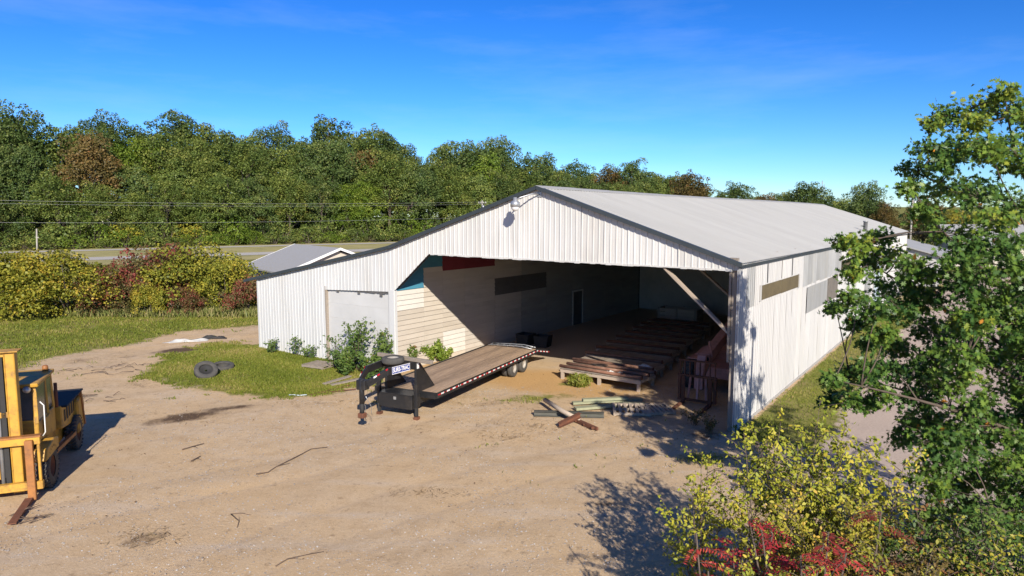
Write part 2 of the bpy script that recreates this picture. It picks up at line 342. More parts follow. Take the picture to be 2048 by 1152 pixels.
for (cx, cy, a, b, r, k) in [(-11.4, 23.2, 1.9, .75, .5, .9), (-10.2, 24.4, 1.6, .5, .4, .75), (-17.2, 35.2, 1.9, 1.0, .5, 1.), (-8.0, 14.2, .62, .5, .2, .75), (2.35, 16.1, .55, .28, .0, .85),
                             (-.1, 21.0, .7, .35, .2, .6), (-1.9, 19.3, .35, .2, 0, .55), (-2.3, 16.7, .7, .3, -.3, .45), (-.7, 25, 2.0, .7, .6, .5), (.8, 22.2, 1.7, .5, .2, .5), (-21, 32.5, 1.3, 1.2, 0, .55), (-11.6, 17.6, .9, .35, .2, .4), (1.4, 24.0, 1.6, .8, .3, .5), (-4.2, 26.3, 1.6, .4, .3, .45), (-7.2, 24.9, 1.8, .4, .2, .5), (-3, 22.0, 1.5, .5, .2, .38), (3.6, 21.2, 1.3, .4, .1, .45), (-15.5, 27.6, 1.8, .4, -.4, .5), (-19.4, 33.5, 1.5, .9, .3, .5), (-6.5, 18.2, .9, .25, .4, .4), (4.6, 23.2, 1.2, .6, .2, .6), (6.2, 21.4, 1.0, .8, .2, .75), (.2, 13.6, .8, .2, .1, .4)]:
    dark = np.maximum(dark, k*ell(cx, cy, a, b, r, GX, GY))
sand = np.maximum(ell(*W(-8, 2.6).xy, 4.6, 2.6, TH+.2, GX, GY), .9*ell(-10.6, 33.3, 1.7, .6, -.5, GX, GY)); sand = np.maximum(sand, .8*ell(*W(-14.3, 2.5).xy, .9, 4, TH, GX, GY))
lane = np.clip((LX-1.5)/1.5, 0, 1)*np.clip((9.5-LX)/2, 0, 1)*np.clip((LY+5)/4, 0, 1)
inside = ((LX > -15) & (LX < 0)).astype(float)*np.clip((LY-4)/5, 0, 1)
def track(pts, w_, off):
    m_ = np.zeros(sh); Pw = [G(*p).xy for p in pts]
    for i in range(len(Pw)-1):
        a, b_ = np.array(Pw[i]), np.array(Pw[i+1]); d = (b_-a)/np.linalg.norm(b_-a); nrm = np.array([-d[1], d[0]])
        t_ = np.clip((GX-a[0])*d[0]+(GY-a[1])*d[1], 0, np.linalg.norm(b_-a)); dist = np.hypot(GX-a[0]-t_*d[0]-nrm[0]*off, GY-a[1]-t_*d[1]-nrm[1]*off); m_ = np.maximum(m_, np.clip(1.25-dist/w_, 0, 1))
    return m_
trk = np.zeros(sh)
for pts in ([(-200, 1120), (250, 1000), (620, 930), (900, 850), (1120, 765)], [(-100, 960), (330, 860), (560, 770), (690, 705)], [(300, 1200), (640, 1060), (1010, 950), (1300, 880)], [(-60, 830), (140, 735), (330, 690), (515, 668)], [(500, 1240), (820, 1120), (1200, 1060), (1500, 960), (1760, 760)]):
    for off in (-.85, .85): trk = np.maximum(trk, track(pts, .24, off))
GZ = GZ-.02*trk
V = np.stack([GX, GY, GZ], -1).reshape(-1, 3); ny, nx = sh
idx = np.arange(nx*ny).reshape(ny, nx); Fq = np.stack([idx[:-1, :-1], idx[:-1, 1:], idx[1:, 1:], idx[1:, :-1]], -1).reshape(-1, 4)
gme = bpy.data.meshes.new('ground'); gme.vertices.add(len(V)); gme.vertices.foreach_set('co', V.reshape(-1).astype(np.float32))
gme.loops.add(Fq.size); gme.loops.foreach_set('vertex_index', Fq.reshape(-1).astype(np.int32)); gme.polygons.add(len(Fq))
gme.polygons.foreach_set('loop_start', np.arange(0, Fq.size, 4, dtype=np.int32)); gme.polygons.foreach_set('loop_total', np.full(len(Fq), 4, dtype=np.int32))
gme.polygons.foreach_set('use_smooth', np.ones(len(Fq), bool))
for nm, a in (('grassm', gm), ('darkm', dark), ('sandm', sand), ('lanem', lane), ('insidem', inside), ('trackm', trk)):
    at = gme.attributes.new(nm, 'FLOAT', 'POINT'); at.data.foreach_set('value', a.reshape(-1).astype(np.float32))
gme.update()
m, nt, b = newmat('yard_ground'); tc = N(nt, 'ShaderNodeTexCoord'); co = tc.outputs['Object']
def attr(n): return N(nt, 'ShaderNodeAttribute', attribute_name=n).outputs['Fac']
def thr(mask, nz, amt, lo, hi):
    a = N(nt, 'ShaderNodeMath', operation='SUBTRACT'); nt.links.new(nz, a.inputs[0]); a.inputs[1].default_value = .5
    q = N(nt, 'ShaderNodeMath', operation='MULTIPLY_ADD'); nt.links.new(a.outputs[0], q.inputs[0]); q.inputs[1].default_value = amt; nt.links.new(mask, q.inputs[2])
    r = N(nt, 'ShaderNodeMapRange', interpolation_type='SMOOTHSTEP'); r.inputs['From Min'].default_value = lo; r.inputs['From Max'].default_value = hi; nt.links.new(q.outputs[0], r.inputs[0]); return r.outputs[0]
nA = noise(nt, co, .22, 6, .6); nB = noise(nt, co, 1.6, 7, .7); nC = noise(nt, co, 14, 5, .7); nD = noise(nt, co, 55, 3, .8)
mpx = N(nt, 'ShaderNodeMapping'); mpx.inputs['Scale'].default_value = (.25, 1.3, 1); mpx.inputs['Rotation'].default_value = (0, 0, .25); nt.links.new(co, mpx.inputs[0])
nT = noise(nt, mpx.outputs[0], .9, 6, .65)
dirt = ramp(nt, nB, [(.25, (.43, .30, .175)), (.5, (.545, .40, .25)), (.75, (.60, .46, .305))])
dirt = mix(nt, dirt, (.60, .42, .235), ramp(nt, nA, [(.42, (0, 0, 0)), (.62, (.65,)*3)]))
dirt = mix(nt, dirt, (.55, .475, .395), ramp(nt, nT, [(.52, (0, 0, 0)), (.68, (.38,)*3)]))
dirt = mix(nt, dirt, ramp(nt, nD, [(.3, (.62, .62, .62)), (.5, (1, 1, 1)), (.72, (1.22, 1.2, 1.16))]), .75, 'MULTIPLY')
dirt = mix(nt, dirt, ramp(nt, nC, [(.3, (.84, .81, .78)), (.55, (1, 1, 1))]), .7, 'MULTIPLY')
vor = N(nt, 'ShaderNodeTexVoronoi'); vor.inputs['Scale'].default_value = 1.1; nt.links.new(co, vor.inputs['Vector'])
dirt = mix(nt, dirt, (.20, .13, .075), ramp(nt, noise(nt, co, 3.1, 8, .75), [(.57, (0, 0, 0)), (.70, (.75,)*3)]))
dirt = mix(nt, dirt, ramp(nt, nD, [(.3, (.40, .285, .18)), (.7, (.50, .375, .25))]), thr(attr('trackm'), nB, 1.5, .55, 1.35))
lanec = ramp(nt, nC, [(.3, (.40, .31, .25)), (.7, (.52, .42, .34))])
dirt = mix(nt, dirt, lanec, thr(attr('lanem'), nB, .4, .35, .7))
dirt = mix(nt, dirt, ramp(nt, nC, [(.3, (.45, .27, .11)), (.7, (.58, .37, .17))]), thr(attr('sandm'), nB, .7, .3, .75))
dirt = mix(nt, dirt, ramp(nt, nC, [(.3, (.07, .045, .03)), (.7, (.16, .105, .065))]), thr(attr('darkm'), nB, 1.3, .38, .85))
dirt = mix(nt, dirt, ramp(nt, nC, [(.3, (.36, .30, .24)), (.7, (.48, .40, .32))]), thr(attr('insidem'), nB, .3, .1, .9))  # floor dirt inside, colour darkened to carry the barn's shade
gr = ramp(nt, nB, [(.25, (.13, .145, .028)), (.5, (.20, .205, .042)), (.75, (.29, .245, .085))])
gr = mix(nt, gr, ramp(nt, nC, [(.3, (.6, .6, .6)), (.6, (1.1, 1.1, 1.1))]), .8, 'MULTIPLY')
gr = mix(nt, gr, (.28, .205, .11), ramp(nt, nA, [(.5, (0, 0, 0)), (.66, (.6,)*3)]))
col = mix(nt, dirt, gr, thr(attr('grassm'), nB, 1.5, .40, .72))
nt.links.new(col, b.inputs['Base Color']); b.inputs['Roughness'].default_value = .95; b.inputs['Specular IOR Level'].default_value = .1
bn = N(nt, 'ShaderNodeMath', operation='ADD'); nt.links.new(nC, bn.inputs[0]); nt.links.new(nD, bn.inputs[1]); bumpn(nt, b, bn.outputs[0], .55, .03)
gme.materials.append(m); struct(link('ground', gme))

def strip(name, n0, n1, z, mt, s0=-260, s1=420):
    mb = MB(); k = 60
    for i in range(k+1):
        s = s0+(s1-s0)*i/k
        for n in (n0, n1):
            p = RD*s+RN*n; mb.v.append((p.x, p.y, z+float(hill(np.array(p.x), np.array(p.y)))))
    for i in range(k): mb.f.append((2*i, 2*i+1, 2*i+3, 2*i+2))
    for f in range(len(mb.f)): mb.f[f] = mb.f[f][::-1]
    return struct(mb.build(name, mt))
M['asphalt'] = mat('worn_asphalt', (.46, .425, .375), (.39, .36, .315), 1.5, .9, 0, .1, 0, (.1, 1, 1))
M['verge'] = mat('dry_verge', (.40, .33, .13), (.27, .245, .08), .25, .95, 0, .2, 0, dirt=(.12, .14, .035), dirt_amt=.8, dscale=.1)
M['paintline'] = mat('road_paint', (.6, .58, .5), None, 2, .8, 0, 0, 0)
strip('verge', 112, 169, .06, M['verge'])
strip('road', 124.5, 133.5, .10, M['asphalt']); strip('road', 157.5, 163, .10, M['asphalt'])
strip('road_edge_line', 125.2, 125.45, .105, M['paintline']); strip('road_edge_line', 132.6, 132.85, .105, M['paintline']); strip('road_edge_line', 158.0, 158.25, .105, M['paintline'])

# grass blades on the lawn, the island by the barn and the strip along the wall
def scatter_grass(name, n, box, size, mt, thresh=.5, edge=.5, label=None, shape=LANCE):
    X = rng.uniform(box[0], box[1], n*3); Y = rng.uniform(box[2], box[3], n*3)
    g = grass_mask(X, Y)+.36*wave(X, Y, 1.3, .3)+.26*wave(X, Y, 4.1, 2.)-.06; lx = c_*(X-BR.x)+s_*(Y-BR.y); ly = -s_*(X-BR.x)+c_*(Y-BR.y)
    ok = (g > thresh+edge*(rng.random(n*3)-.5)) & ~((lx > -25.1) & (lx < .05) & (ly > -.05) & (ly < 54)); X, Y = X[ok][:n], Y[ok][:n]
    s = size*(.6+.8*rng.random(len(X))); P = np.stack([X, Y, hill(X, Y)+s*.33], -1)
    ax = np.stack([rng.normal(size=len(X))*.45, rng.normal(size=len(X))*.45, np.ones(len(X))], -1)
    tone = np.clip(.45+.3*wave(X, Y, .8, 5.)+.22*rng.normal(size=len(X)), 0, 1)
    me = leaf_mesh(name, P, s, shape, np.stack([rng.normal(size=len(X)), rng.normal(size=len(X)), np.zeros(len(X))], -1), .2, ax, .1, tone); me.materials.append(mt)
    o = stuff(link(name, me)); o['label'] = label; o['category'] = 'grass'; return o
scatter_grass('grass', 60000, (-18, -5, 25, 38), .10, LF['grass'], label='short green grass on the rounded patch before the barn')
scatter_grass('grass', 70000, (-45, -15, 28, 56), .15, LF['grass'], label='green lawn grass in front of the roadside bushes')
scatter_grass('grass', 42000, (6, 34, 18, 60), .10, LF['grass'], label='green grass strip along the long white barn wall')
scatter_grass('grass', 5000, (-2, 8, 17, 29), .11, LF['grass'], .55, label='sparse grass tufts among the scrap in the yard')
# ================================================================== THE BARN
barn = thing('barn', 'long white ribbed-metal barn with open gable front and low side wing', 'barn', BR, TH)
XW = -15.13; XL = -25.0; LEN = 53.0; APX, APZ = -7.5, 8.02
def roof_z(x):
    if x > APX: return APZ-(x-APX)*(APZ-5.48)/7.5
    if x > -15.25: return APZ-(APX-x)*(APZ-5.59)/7.75
    return 5.59-(-15.25-x)*(5.59-3.72)/9.75
def rib_profile(w, pitch=.2286, h=.022):
    pts = [(0, 0)]; s = .0
    while s < w-.01:
        for d, o in ((.008, 0), (.022, h), (.052, h), (.068, 0), (.14, .0), (.148, .005), (.156, 0)):
            if s+d < w: pts.append((s+d, o))
        s += pitch
    pts.append((w, 0)); return pts
PROF = rib_profile(.9144)
def sheet(name, mt, x0, w, zb, zt, place, parent=barn, seg=5, wob=.004, prof=None, lean=0.):
    """a ribbed sheet: columns of the rib profile from zb(s) to zt(s); place(s, offset, z) -> barn coordinates"""
    pr = [p for p in (prof or PROF) if p[0] < w-1e-4]+[(w, 0)]; mb = MB(); ph = random.random()*9
    for (s, o) in pr:
        a, b = zb(x0+s), zt(x0+s)
        for i in range(seg+1):
            z = a+(b-a)*i/seg; wv = wob*(math.sin(z*2.1+ph+s*3)+math.sin(z*.9-ph*2+s*1.3))
            mb.v.append(tuple(place(x0+s, o+wv+lean*(b-z), z)))
    k = seg+1
    for c in range(len(pr)-1):
        for i in range(seg): mb.f.append((c*k+i, (c+1)*k+i, (c+1)*k+i+1, c*k+i+1))
    return mb.build(name, mt, parent)
def front_bottom(x):
    if x > -13.0: return 5.38+(5.27-5.38)*(x+13)/13
    if x > -15.06: return 5.38-( -13-x)*(5.38-3.68)/2.06
    if -19.70 < x < -15.33: return 3.62+( -15.33-x)*(-.04)
    return .0
front_place = lambda x, o, z: (x, -.01-o, z)
# front sheets, laid from the right corner to the left; break points where the outline jumps
cuts = [XL]
x = XL
marks = [-19.70, -15.33, -15.06, -13.0, APX, 0.0]
while x < -1e-6:
    nxt = x+.9144
    for mk in marks:
        if x+1e-6 < mk < nxt-1e-6: nxt = mk; break
    cuts.append(min(nxt, 0)); x = cuts[-1]
for a, b in zip(cuts[:-1], cuts[1:]):
    eps = 1e-4
    mid = (a+b)/2
    zb = (lambda x, a=a, b=b: front_bottom(min(max(x, a+eps), b-eps)))
    sheet('front_sheet', M['front'] if mid < -15 else M['gable'], a, b-a, zb, lambda x: roof_z(x)-.02, front_place, seg=7, wob=.004 if mid < -13 else .007)
# upper sheets lie over the lower ones on the gable: a lap line and a dented lower edge
mb = MB()
for i in range(60):
    xa = -12.9+12.7*i/60; d = .01+.02*random.random(); mb.box((xa, -.035-d, front_bottom(xa)-.02-.03*random.random()), (xa+12.7/60, .05, front_bottom(xa)+.03))
mb.build('bent_lower_edge', M['gable'], barn)
MB().prism([(-15.02, 3.75), (-12.98, 5.44), (-.2, 5.34), (-.2, 5.35), (-.2, roof_z(-.2)-.06), (APX, APZ-.06), (-15.02, roof_z(-15.02)-.06)], 1, .215, .235).build('gable_light_block', M['siding_dark'], barn)  # added unseen backing that stops sun leaking between the front sheets
# side wall along the lane: two tiers of sheets
side_place = lambda y, o, z: (.01+o, y, z)
y = 0; i = 0
while y < LEN-.01:
    w_ = min(.9144, LEN-y); i += 1
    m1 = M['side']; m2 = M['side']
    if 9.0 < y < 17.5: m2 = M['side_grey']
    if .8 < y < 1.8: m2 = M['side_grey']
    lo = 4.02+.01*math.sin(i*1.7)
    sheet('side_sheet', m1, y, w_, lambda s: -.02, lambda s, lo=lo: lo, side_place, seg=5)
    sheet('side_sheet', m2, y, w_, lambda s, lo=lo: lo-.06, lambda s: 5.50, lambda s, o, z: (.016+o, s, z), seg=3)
    y += w_
# translucent brown strips, grey and brown sheets patched over the old windows
def patch(name, mt, y0, y1, z0, z1, off=.03, lb=None):
    mb = MB(); w_ = y1-y0; pr = rib_profile(w_, .13, .014); k = 0
    for (s, o) in pr: mb.v += [(off+o, y0+s, z0), (off+o, y0+s, z1)]
    for c in range(len(pr)-1): mb.f.append((2*c, 2*c+2, 2*c+3, 2*c+1))
    o = mb.build(name, mt, barn); o['label'] = lb
patch('skylight_strip', M['fibre'], 2.45, 5.3, 4.07, 4.58, .046, 'brown translucent strip high on the side wall'); patch('skylight_strip', M['fibre'], 5.3, 8.2, 4.06, 4.58, .05, 'brown translucent strip high on the side wall')
patch('skylight_strip', M['fibre'], 18.2, 24.4, 4.07, 4.60, .046, 'brown translucent strip high on the side wall')
patch('window_cover', M['side_grey'], 9.95, 14.4, 2.74, 3.88, .05, 'bare grey sheet covering a window'); patch('window_cover', M['window_dark'], 14.45, 17.3, 2.76, 3.92, .048, 'dark brown sheet covering a window')
patch('vent_louvre', M['side_grey'], 27.0, 29.6, 1.6, 4.4, .05, 'grey louvred panel on the side wall')
MB().box((.04, 31.5, .05), (.10, 34.5, 3.6)).build('side_door', M['bluewall'], barn)
for yy in (2.45, 8.2): MB().box((.03, yy-.03, 4.05), (.085, yy+.03, 4.6)).build('strip_trim', M['side'], barn)
# torn slits in the upper side wall
for yy in (3.3, 5.3, 7.0): MB().box((.04, yy, 4.62), (.055, yy+.06, 5.32)).build('rust_slit', M['siding_dark'], barn)
# base dirt board, rear, left and inner walls
MB().box((XL+.02, LEN-.1, 0), (-.02, LEN, 3.7)).prism([(-.1, 3.7), (-.1, 5.4), (APX, 7.95), (-15.2, 5.5), (-24.9, 3.7)], 1, LEN-.1, LEN-.001).build('rear_wall', M['side'], barn)
MB().box((XL-.06, .03, 0), (XL-.005, LEN, 3.68)).build('left_wall', M['front'], barn)
MB().box((-.10, .12, 0), (-.02, LEN-.12, 5.40)).build('side_wall_lining', M['siding'], barn)
MB().box((-14.2, .30, 5.64), (-1.3, 26.0, 5.68)).build('bounce_ceiling', M['bounce_white'], barn)  # added flat sheet, out of view, bounces daylight into the interior
MB().box((XW-.18, .12, 0), (XW-.06, LEN-.12, 5.5)).build('inner_wall_core', M['siding_dark'], barn)
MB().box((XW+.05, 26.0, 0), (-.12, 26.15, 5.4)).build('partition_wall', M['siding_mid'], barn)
MB().box((-8.6, 25.9, .3), (-7.4, 25.99, 3.0)).build('partition_panel', M['siding'], barn)
# roof: one ribbed sheet after another, both slopes and the wing
def roof_sheet(y, w_, xa, xb, parent=barn):
    mb = MB(); pr = [p for p in PROF if p[0] < w_-1e-4]+[(w_, 0)]; sg = 4
    for (s, o) in pr:
        for i in range(sg+1):
            xx = xa+(xb-xa)*i/sg; zz = roof_z(min(max(xx, XL), 0)) if XL <= xx <= 0 else roof_z(0)-(xx)*.338 if xx > 0 else roof_z(XL)-(XL-xx)*.19
            sag = -.025*math.sin(y*.21+1.)*math.sin(math.pi*i/sg)-.03*math.sin((y+s)*.118)
            mb.v.append((xx, y+s, zz+.05+o*1.3+sag))
    k = sg+1
    for c in range(len(pr)-1):
        for i in range(sg): mb.f.append((c*k+i, c*k+i+1, (c+1)*k+i+1, (c+1)*k+i))
    return mb.build('roof_sheet', M['roof'], parent)
y = -.16
while y < LEN+.1:
    w_ = min(.9144, LEN+.16-y); roof_sheet(y, w_, .10, APX); roof_sheet(y, w_, APX, -15.3); roof_sheet(y, w_, -15.3, XL-1.0); y += w_
# ridge cap in lengths, fascia trims on the gable front, eave edge
for i in range(18):
    a = -.18+i*(LEN+.3)/18; b = a+(LEN+.3)/18-.01; zz = -.03*math.sin((a+.8)*.118)
    MB().prism([(APX-.28, APZ-.02+zz), (APX-.28, APZ+.0+zz), (APX, APZ+.10+zz), (APX+.28, APZ+.0+zz), (APX+.28, APZ-.02+zz), (APX, APZ+.06+zz)], 1, a, b).build('ridge_cap', M['roof'], barn)
def fascia(xa, xb):
    za = roof_z(max(min(xa, 0), XL)); zb_ = roof_z(max(min(xb, 0), XL))
    if xa < XL: za -= (XL-xa)*.19
    if xb > 0: zb_ -= xb*.338
    MB().prism([(xa, za-.055), (xb, zb_-.055), (xb, zb_+.085), (xa, za+.085)], 1, -.215, -.05).build('fascia_trim', M['trim'], barn)
fascia(-26.0, -15.27); fascia(-15.25, -7.51); fascia(-7.49, .12)
MB().box((.05, -.1, 5.36), (.115, LEN+.1, 5.43)).build('eave_edge', M['trim'], barn)
MB().box((-.02, -.06, 0), (.035, -.0, 5.45)).box((.012, -.06, 0), (.05, .06, 5.45)).build('corner_trim', M['side'], barn)
MB().box((XL-.07, -.06, 0), (XL+.06, -.03, 3.7)).build('corner_trim', M['front'], barn)
# timber post and knee braces at the right jamb
MB().box((-.22, .06, 0), (-.06, .24, 5.3)).build('jamb_post', M['timber'], barn, bevel=.01)
MB().box((-.30, .02, 2.3), (-.225, .20, 5.25)).build('jamb_board', M['timber'], barn)
MB().beam((-2.55, .15, 5.28), (-.2, .15, 3.15), .06, .24, (0, 1, 0)).build('knee_brace', M['timber_pale'], barn)
MB().beam((-2.6, 2.9, 5.3), (-.15, 2.9, 3.3), .06, .2, (0, 1, 0)).build('knee_brace', M['timber'], barn)
MB().box((-13.0, .03, 5.42), (-.05, .2, 5.66)).build('header_beam', M['timber'], barn)
for yy in (2.9, 5.8, 8.7, 11.6, 14.5, 17.4, 20.3, 23.2):
    MB().box((-.24, yy-.08, 0), (-.10, yy+.08, 5.4)).build('wall_post', M['timber'], barn)
    MB().box((XW+.1, yy-.05, 5.42), (-.24, yy+.05, 5.62)).build('tie_beam', M['timber'], barn)
# big white sectional door in the wing with its post and torn weather strip
for i in range(5):
    h = 3.5/5; MB().box((-19.62, .10, .02+i*h), (-15.40, .15, (i+1)*h+.018)).build('door_panel', M['door'], barn, bevel=.004)
MB().box((-19.72, -.03, 0), (-19.62, .16, 3.62)).build('door_jamb', M['timber'], barn)
MB().box((-15.40, -.05, 0), (-15.32, .16, 3.62)).build('door_jamb', M['front'], barn)
MB().box((-15.31, -.05, 0), (-15.08, .16, 3.70)).build('corner_post', M['front'], barn)
mb = MB()
for i in range(26):
    a = -19.6+4.2*i/26; mb.box((a, .03, 3.52-.05*random.random()-(.12 if i % 9 == 4 else 0)), (a+4.2/26, .06, 3.64))
mb.build('weather_strip', M['siding_dark'], barn)
# inner wall: lap boards in rows, patched colours
BH = .2286; seglen = 3.05
for r in range(24):
    z0 = r*BH; yy = .02; off = (r % 2)*0
    bounds = [.02, 1.95, 3.3, 5.0, 7.55, 10.1, 12.75, 15.9, 17.2, 20.2, 23.1, 25.9]
    for a, b_ in zip(bounds[:-1], bounds[1:]):
        if 15.9 <= a < 17.2 and z0 < 2.15: continue
        mt = M['siding'] if a < 5 else M['siding_mid'] if a < 10 else M['siding_shaded']; zc = z0+.11  # the innermost boards take the shade-darkened copy
        if a < 1.9 and zc > 3.6: mt = M['siding_blue']
        elif a < 1.9 and 2.7 < zc <= 3.6: mt = M['siding_white']
        elif 1.9 < a < 3.2 and zc > 4.65: mt = M['siding_blue']
        elif 3.2 <= a < 7.5 and zc > 4.45: mt = M['siding_red']
        elif 7.5 <= a < 12.7 and 2.72 < zc < 3.6: mt = M['siding_dark']
        elif 3.3 <= a < 5 and .2 < zc < 1.3 : mt = M['siding_white'] if a > 3.2 and a < 4 else mt
        t = random.uniform(0, .006)
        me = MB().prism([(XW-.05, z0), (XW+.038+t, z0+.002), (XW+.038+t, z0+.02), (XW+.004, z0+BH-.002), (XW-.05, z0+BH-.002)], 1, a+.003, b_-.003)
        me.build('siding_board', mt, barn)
MB().box((XW-.02, 15.95, 0), (XW+.03, 17.15, 2.15)).build('inner_door', M['siding_dark'], barn)
MB().box((XW-.02, 15.88, 0), (XW+.06, 15.97, 2.25)).box((XW-.02, 17.13, 0), (XW+.06, 17.22, 2.25)).box((XW-.02, 15.97, 2.15), (XW+.06, 17.13, 2.25)).build('inner_door_frame', M['siding_white'], barn)
# yard lamp on the gable: arm, head, glass
lampc = Vector((-8.05, -.75, 7.45))
arm = MB().tube([(-7.45, -.02, 7.78), (-7.6, -.3, 7.80), (-7.9, -.65, 7.66), (-8.03, -.74, 7.56)], .028, 7).build('lamp_arm', M['steel'], barn, True)
MB().box((-7.55, -.04, 7.68), (-7.35, -.012, 7.88)).build('lamp_bracket', M['steel'], arm)
head = MB().lathe([(.22, .001), (.22, .07), (.10, .085), (.04, .17), (-.12, .19), (-.12, .175)], 2, lampc, 16).build('lamp_head', M['steel'], barn, True)
MB().lathe([(-.10, .165), (-.2, .15), (-.27, .09), (-.29, .001)], 2, lampc, 14).build('lamp_glass', M['white'], head, True)
# stove pipe near the far eave and small vent
MB().lathe([(4.9, .14), (6.55, .14), (6.55, .17), (6.62, .17), (6.62, .0)], 2, (-.9, 33, 0), 12).build('stove_pipe', M['side_grey'], barn, True)
# block foundation strip at the side wall foot
MB().box((.0, .06, -.05), (.045, LEN, .10)).build('footing', M['concrete'], barn)
# ================================================================== GOOSENECK TRAILER  (x right, y to the rear, origin on the ground under the deck's front edge)
TT = R(-25.67); TO = Vector((-3.79, 23.70, 0))
tr = thing('gooseneck_trailer', 'black gooseneck flatbed trailer with weathered plank deck backed into the barn', 'trailer', TO, TT)
def TW(x, y, z): c, s = math.cos(TT), math.sin(TT); return Vector((TO.x+c*x-s*y, TO.y+s*x+c*y, z))
DL = 8.8; HW = 1.295; DZ = .86
nP = 11; pw = (2*HW-.16)/nP
for i in range(nP):
    xa = -HW+.08+i*pw; dz = random.uniform(-.006, .004)
    MB().box((xa+.006, .05, DZ-.045+dz), (xa+pw-.006, DL+random.uniform(-.02, .02), DZ+dz)).build('deck_plank', M['plank'], tr, bevel=.004)
for s in (-1, 1):
    rail = MB().box((s*HW-.04, .0, DZ-.17), (s*HW+.04, DL, DZ+.012)).build('side_rail', M['black'], tr, bevel=.006)
    k = 44
    for i in range(k):
        a = .05+i*(DL-.1)/k; xs_ = s*(HW+.042)
        MB().box((xs_-.003, a, DZ-.075), (xs_+.003, a+(DL-.1)/k-.002, DZ-.025)).build('reflector', M['red'] if i % 2 == 0 else M['white'], rail)
    for i in range(9):
        a = .5+i*1.0; MB().box((s*(HW+.045)-.01, a, DZ-.15), (s*(HW+.045)+.01, a+.07, DZ-.02)).build('stake_pocket', M['black'], rail)
    MB().prism([(DL, DZ-.02), (DL+1.35, DZ-.30), (DL+1.35, DZ-.44), (DL, DZ-.17)], 0, s*HW-.04, s*HW+.04).build('dovetail_rail', M['black'], tr)
    for i in range(7):
        a = i/7; MB().prism([(DL+1.3*a, DZ-.06-.28*a*1.3/1.35), (DL+1.3*a+.17, DZ-.06-.28*(a*1.3+.17)/1.35), (DL+1.3*a+.17, DZ-.11-.28*(a*1.3+.17)/1.35), (DL+1.3*a, DZ-.11-.28*a*1.3/1.35)], 0, s*(HW+.0435)-.003, s*(HW+.0435)+.003).build('reflector', M['red'] if i % 2 == 0 else M['white'], tr)
for i in range(6):
    a = .02+i*.22; MB().box((-HW+.05, DL+a, DZ-.06-a*.207), (HW-.05, DL+a+.10, DZ-.02-a*.207)).build('dovetail_slat', M['blackdull'], tr)
for s in (-1, 1):   # main beams and cross members
    MB().box((s*.5-.06, .0, DZ-.46), (s*.5+.06, DL, DZ-.06)).build('main_beam', M['black'], tr)
for i in range(14): MB().box((-HW+.05, .3+i*.62, DZ-.15), (HW-.05, .36+i*.62, DZ-.06)).build('cross_member', M['blackdull'], tr)
MB().box((-HW, -.04, DZ-.19), (HW, .05, DZ+.02)).build('front_rail', M['black'], tr, bevel=.006)
# neck: two risers with sloping gussets, two arms drawn together to the coupler
for s in (-1, 1):
    MB().box((s*.62-.04, -.28, DZ-.46), (s*.62+.04, -.04, 2.0)).build('neck_riser', M['black'], tr, bevel=.01)
    MB().prism([(-.04, DZ+.02), (.95, DZ+.02), (-.04, 1.96)], 0, s*.62-.02, s*.62+.02).build('neck_gusset', M['black'], tr)
    pts = [(s*.62, -.05, 1.86), (s*.42, -1.62, 1.88), (s*.15, -2.35, 1.60)]
    arm = MB().beam(pts[0], pts[1], .075, .25).build('neck_arm', M['black'], tr, bevel=.01)
    MB().beam(Vector(pts[1])+Vector((0, .04, 0)), pts[2], .075, .24).build('neck_arm', M['black'], tr, bevel=.01)
    for (a, b_, mt) in ((.40, .52, 'red'), (.55, .70, 'white'), (.0, .10, 'red')):
        p = Vector(pts[1]).lerp(Vector(pts[2]), a); q = Vector(pts[1]).lerp(Vector(pts[2]), b_)
        n_ = Vector((s*.043, -.015, 0)); MB().beam(p+n_+Vector((0, 0, .10)), q+n_+Vector((0, 0, .10)), .012, .05).build('reflector', M[mt], arm)
    MB().box((s*.665-.004, -.22, 1.72), (s*.665+.004, -.10, 1.92)).build('warning_sticker', M['white'], arm)
    MB().box((s*.665-.004, -.06, 1.76), (s*.665+.004, -.045, 1.95)).build('reflector', M['red'], arm)
MB().box((-.62, -.30, 1.70), (.62, -.12, 1.96)).build('neck_cross_tube', M['black'], tr)
MB().box((-.17, -2.5, 1.42), (.17, -2.22, 1.74)).build('coupler_head', M['black'], tr, bevel=.02)
cp = MB().tube([(0, -2.42, 1.78), (0, -2.42, .98)], .085, 12).build('coupler_tube', M['black'], tr, True)
MB().tube([(0, -2.42, .98), (0, -2.42, .62)], .062, 12).build('coupler_inner_tube', M['blackdull'], cp, True)
MB().box((-.11, -2.53, .50), (.11, -2.31, .66)).build('coupler_socket', M['rust'], cp, bevel=.02)
for i in range(2):
    pts = [(.1-.2*i, -2.35, 1.2)]+[(.12-.24*i+.05*math.sin(j), -2.25+.05*j, 1.0-.1*j+.02*math.cos(j*2)) for j in range(6)]
    MB().tube(pts, .010, 5).build('safety_chain', M['steel'], cp, True)
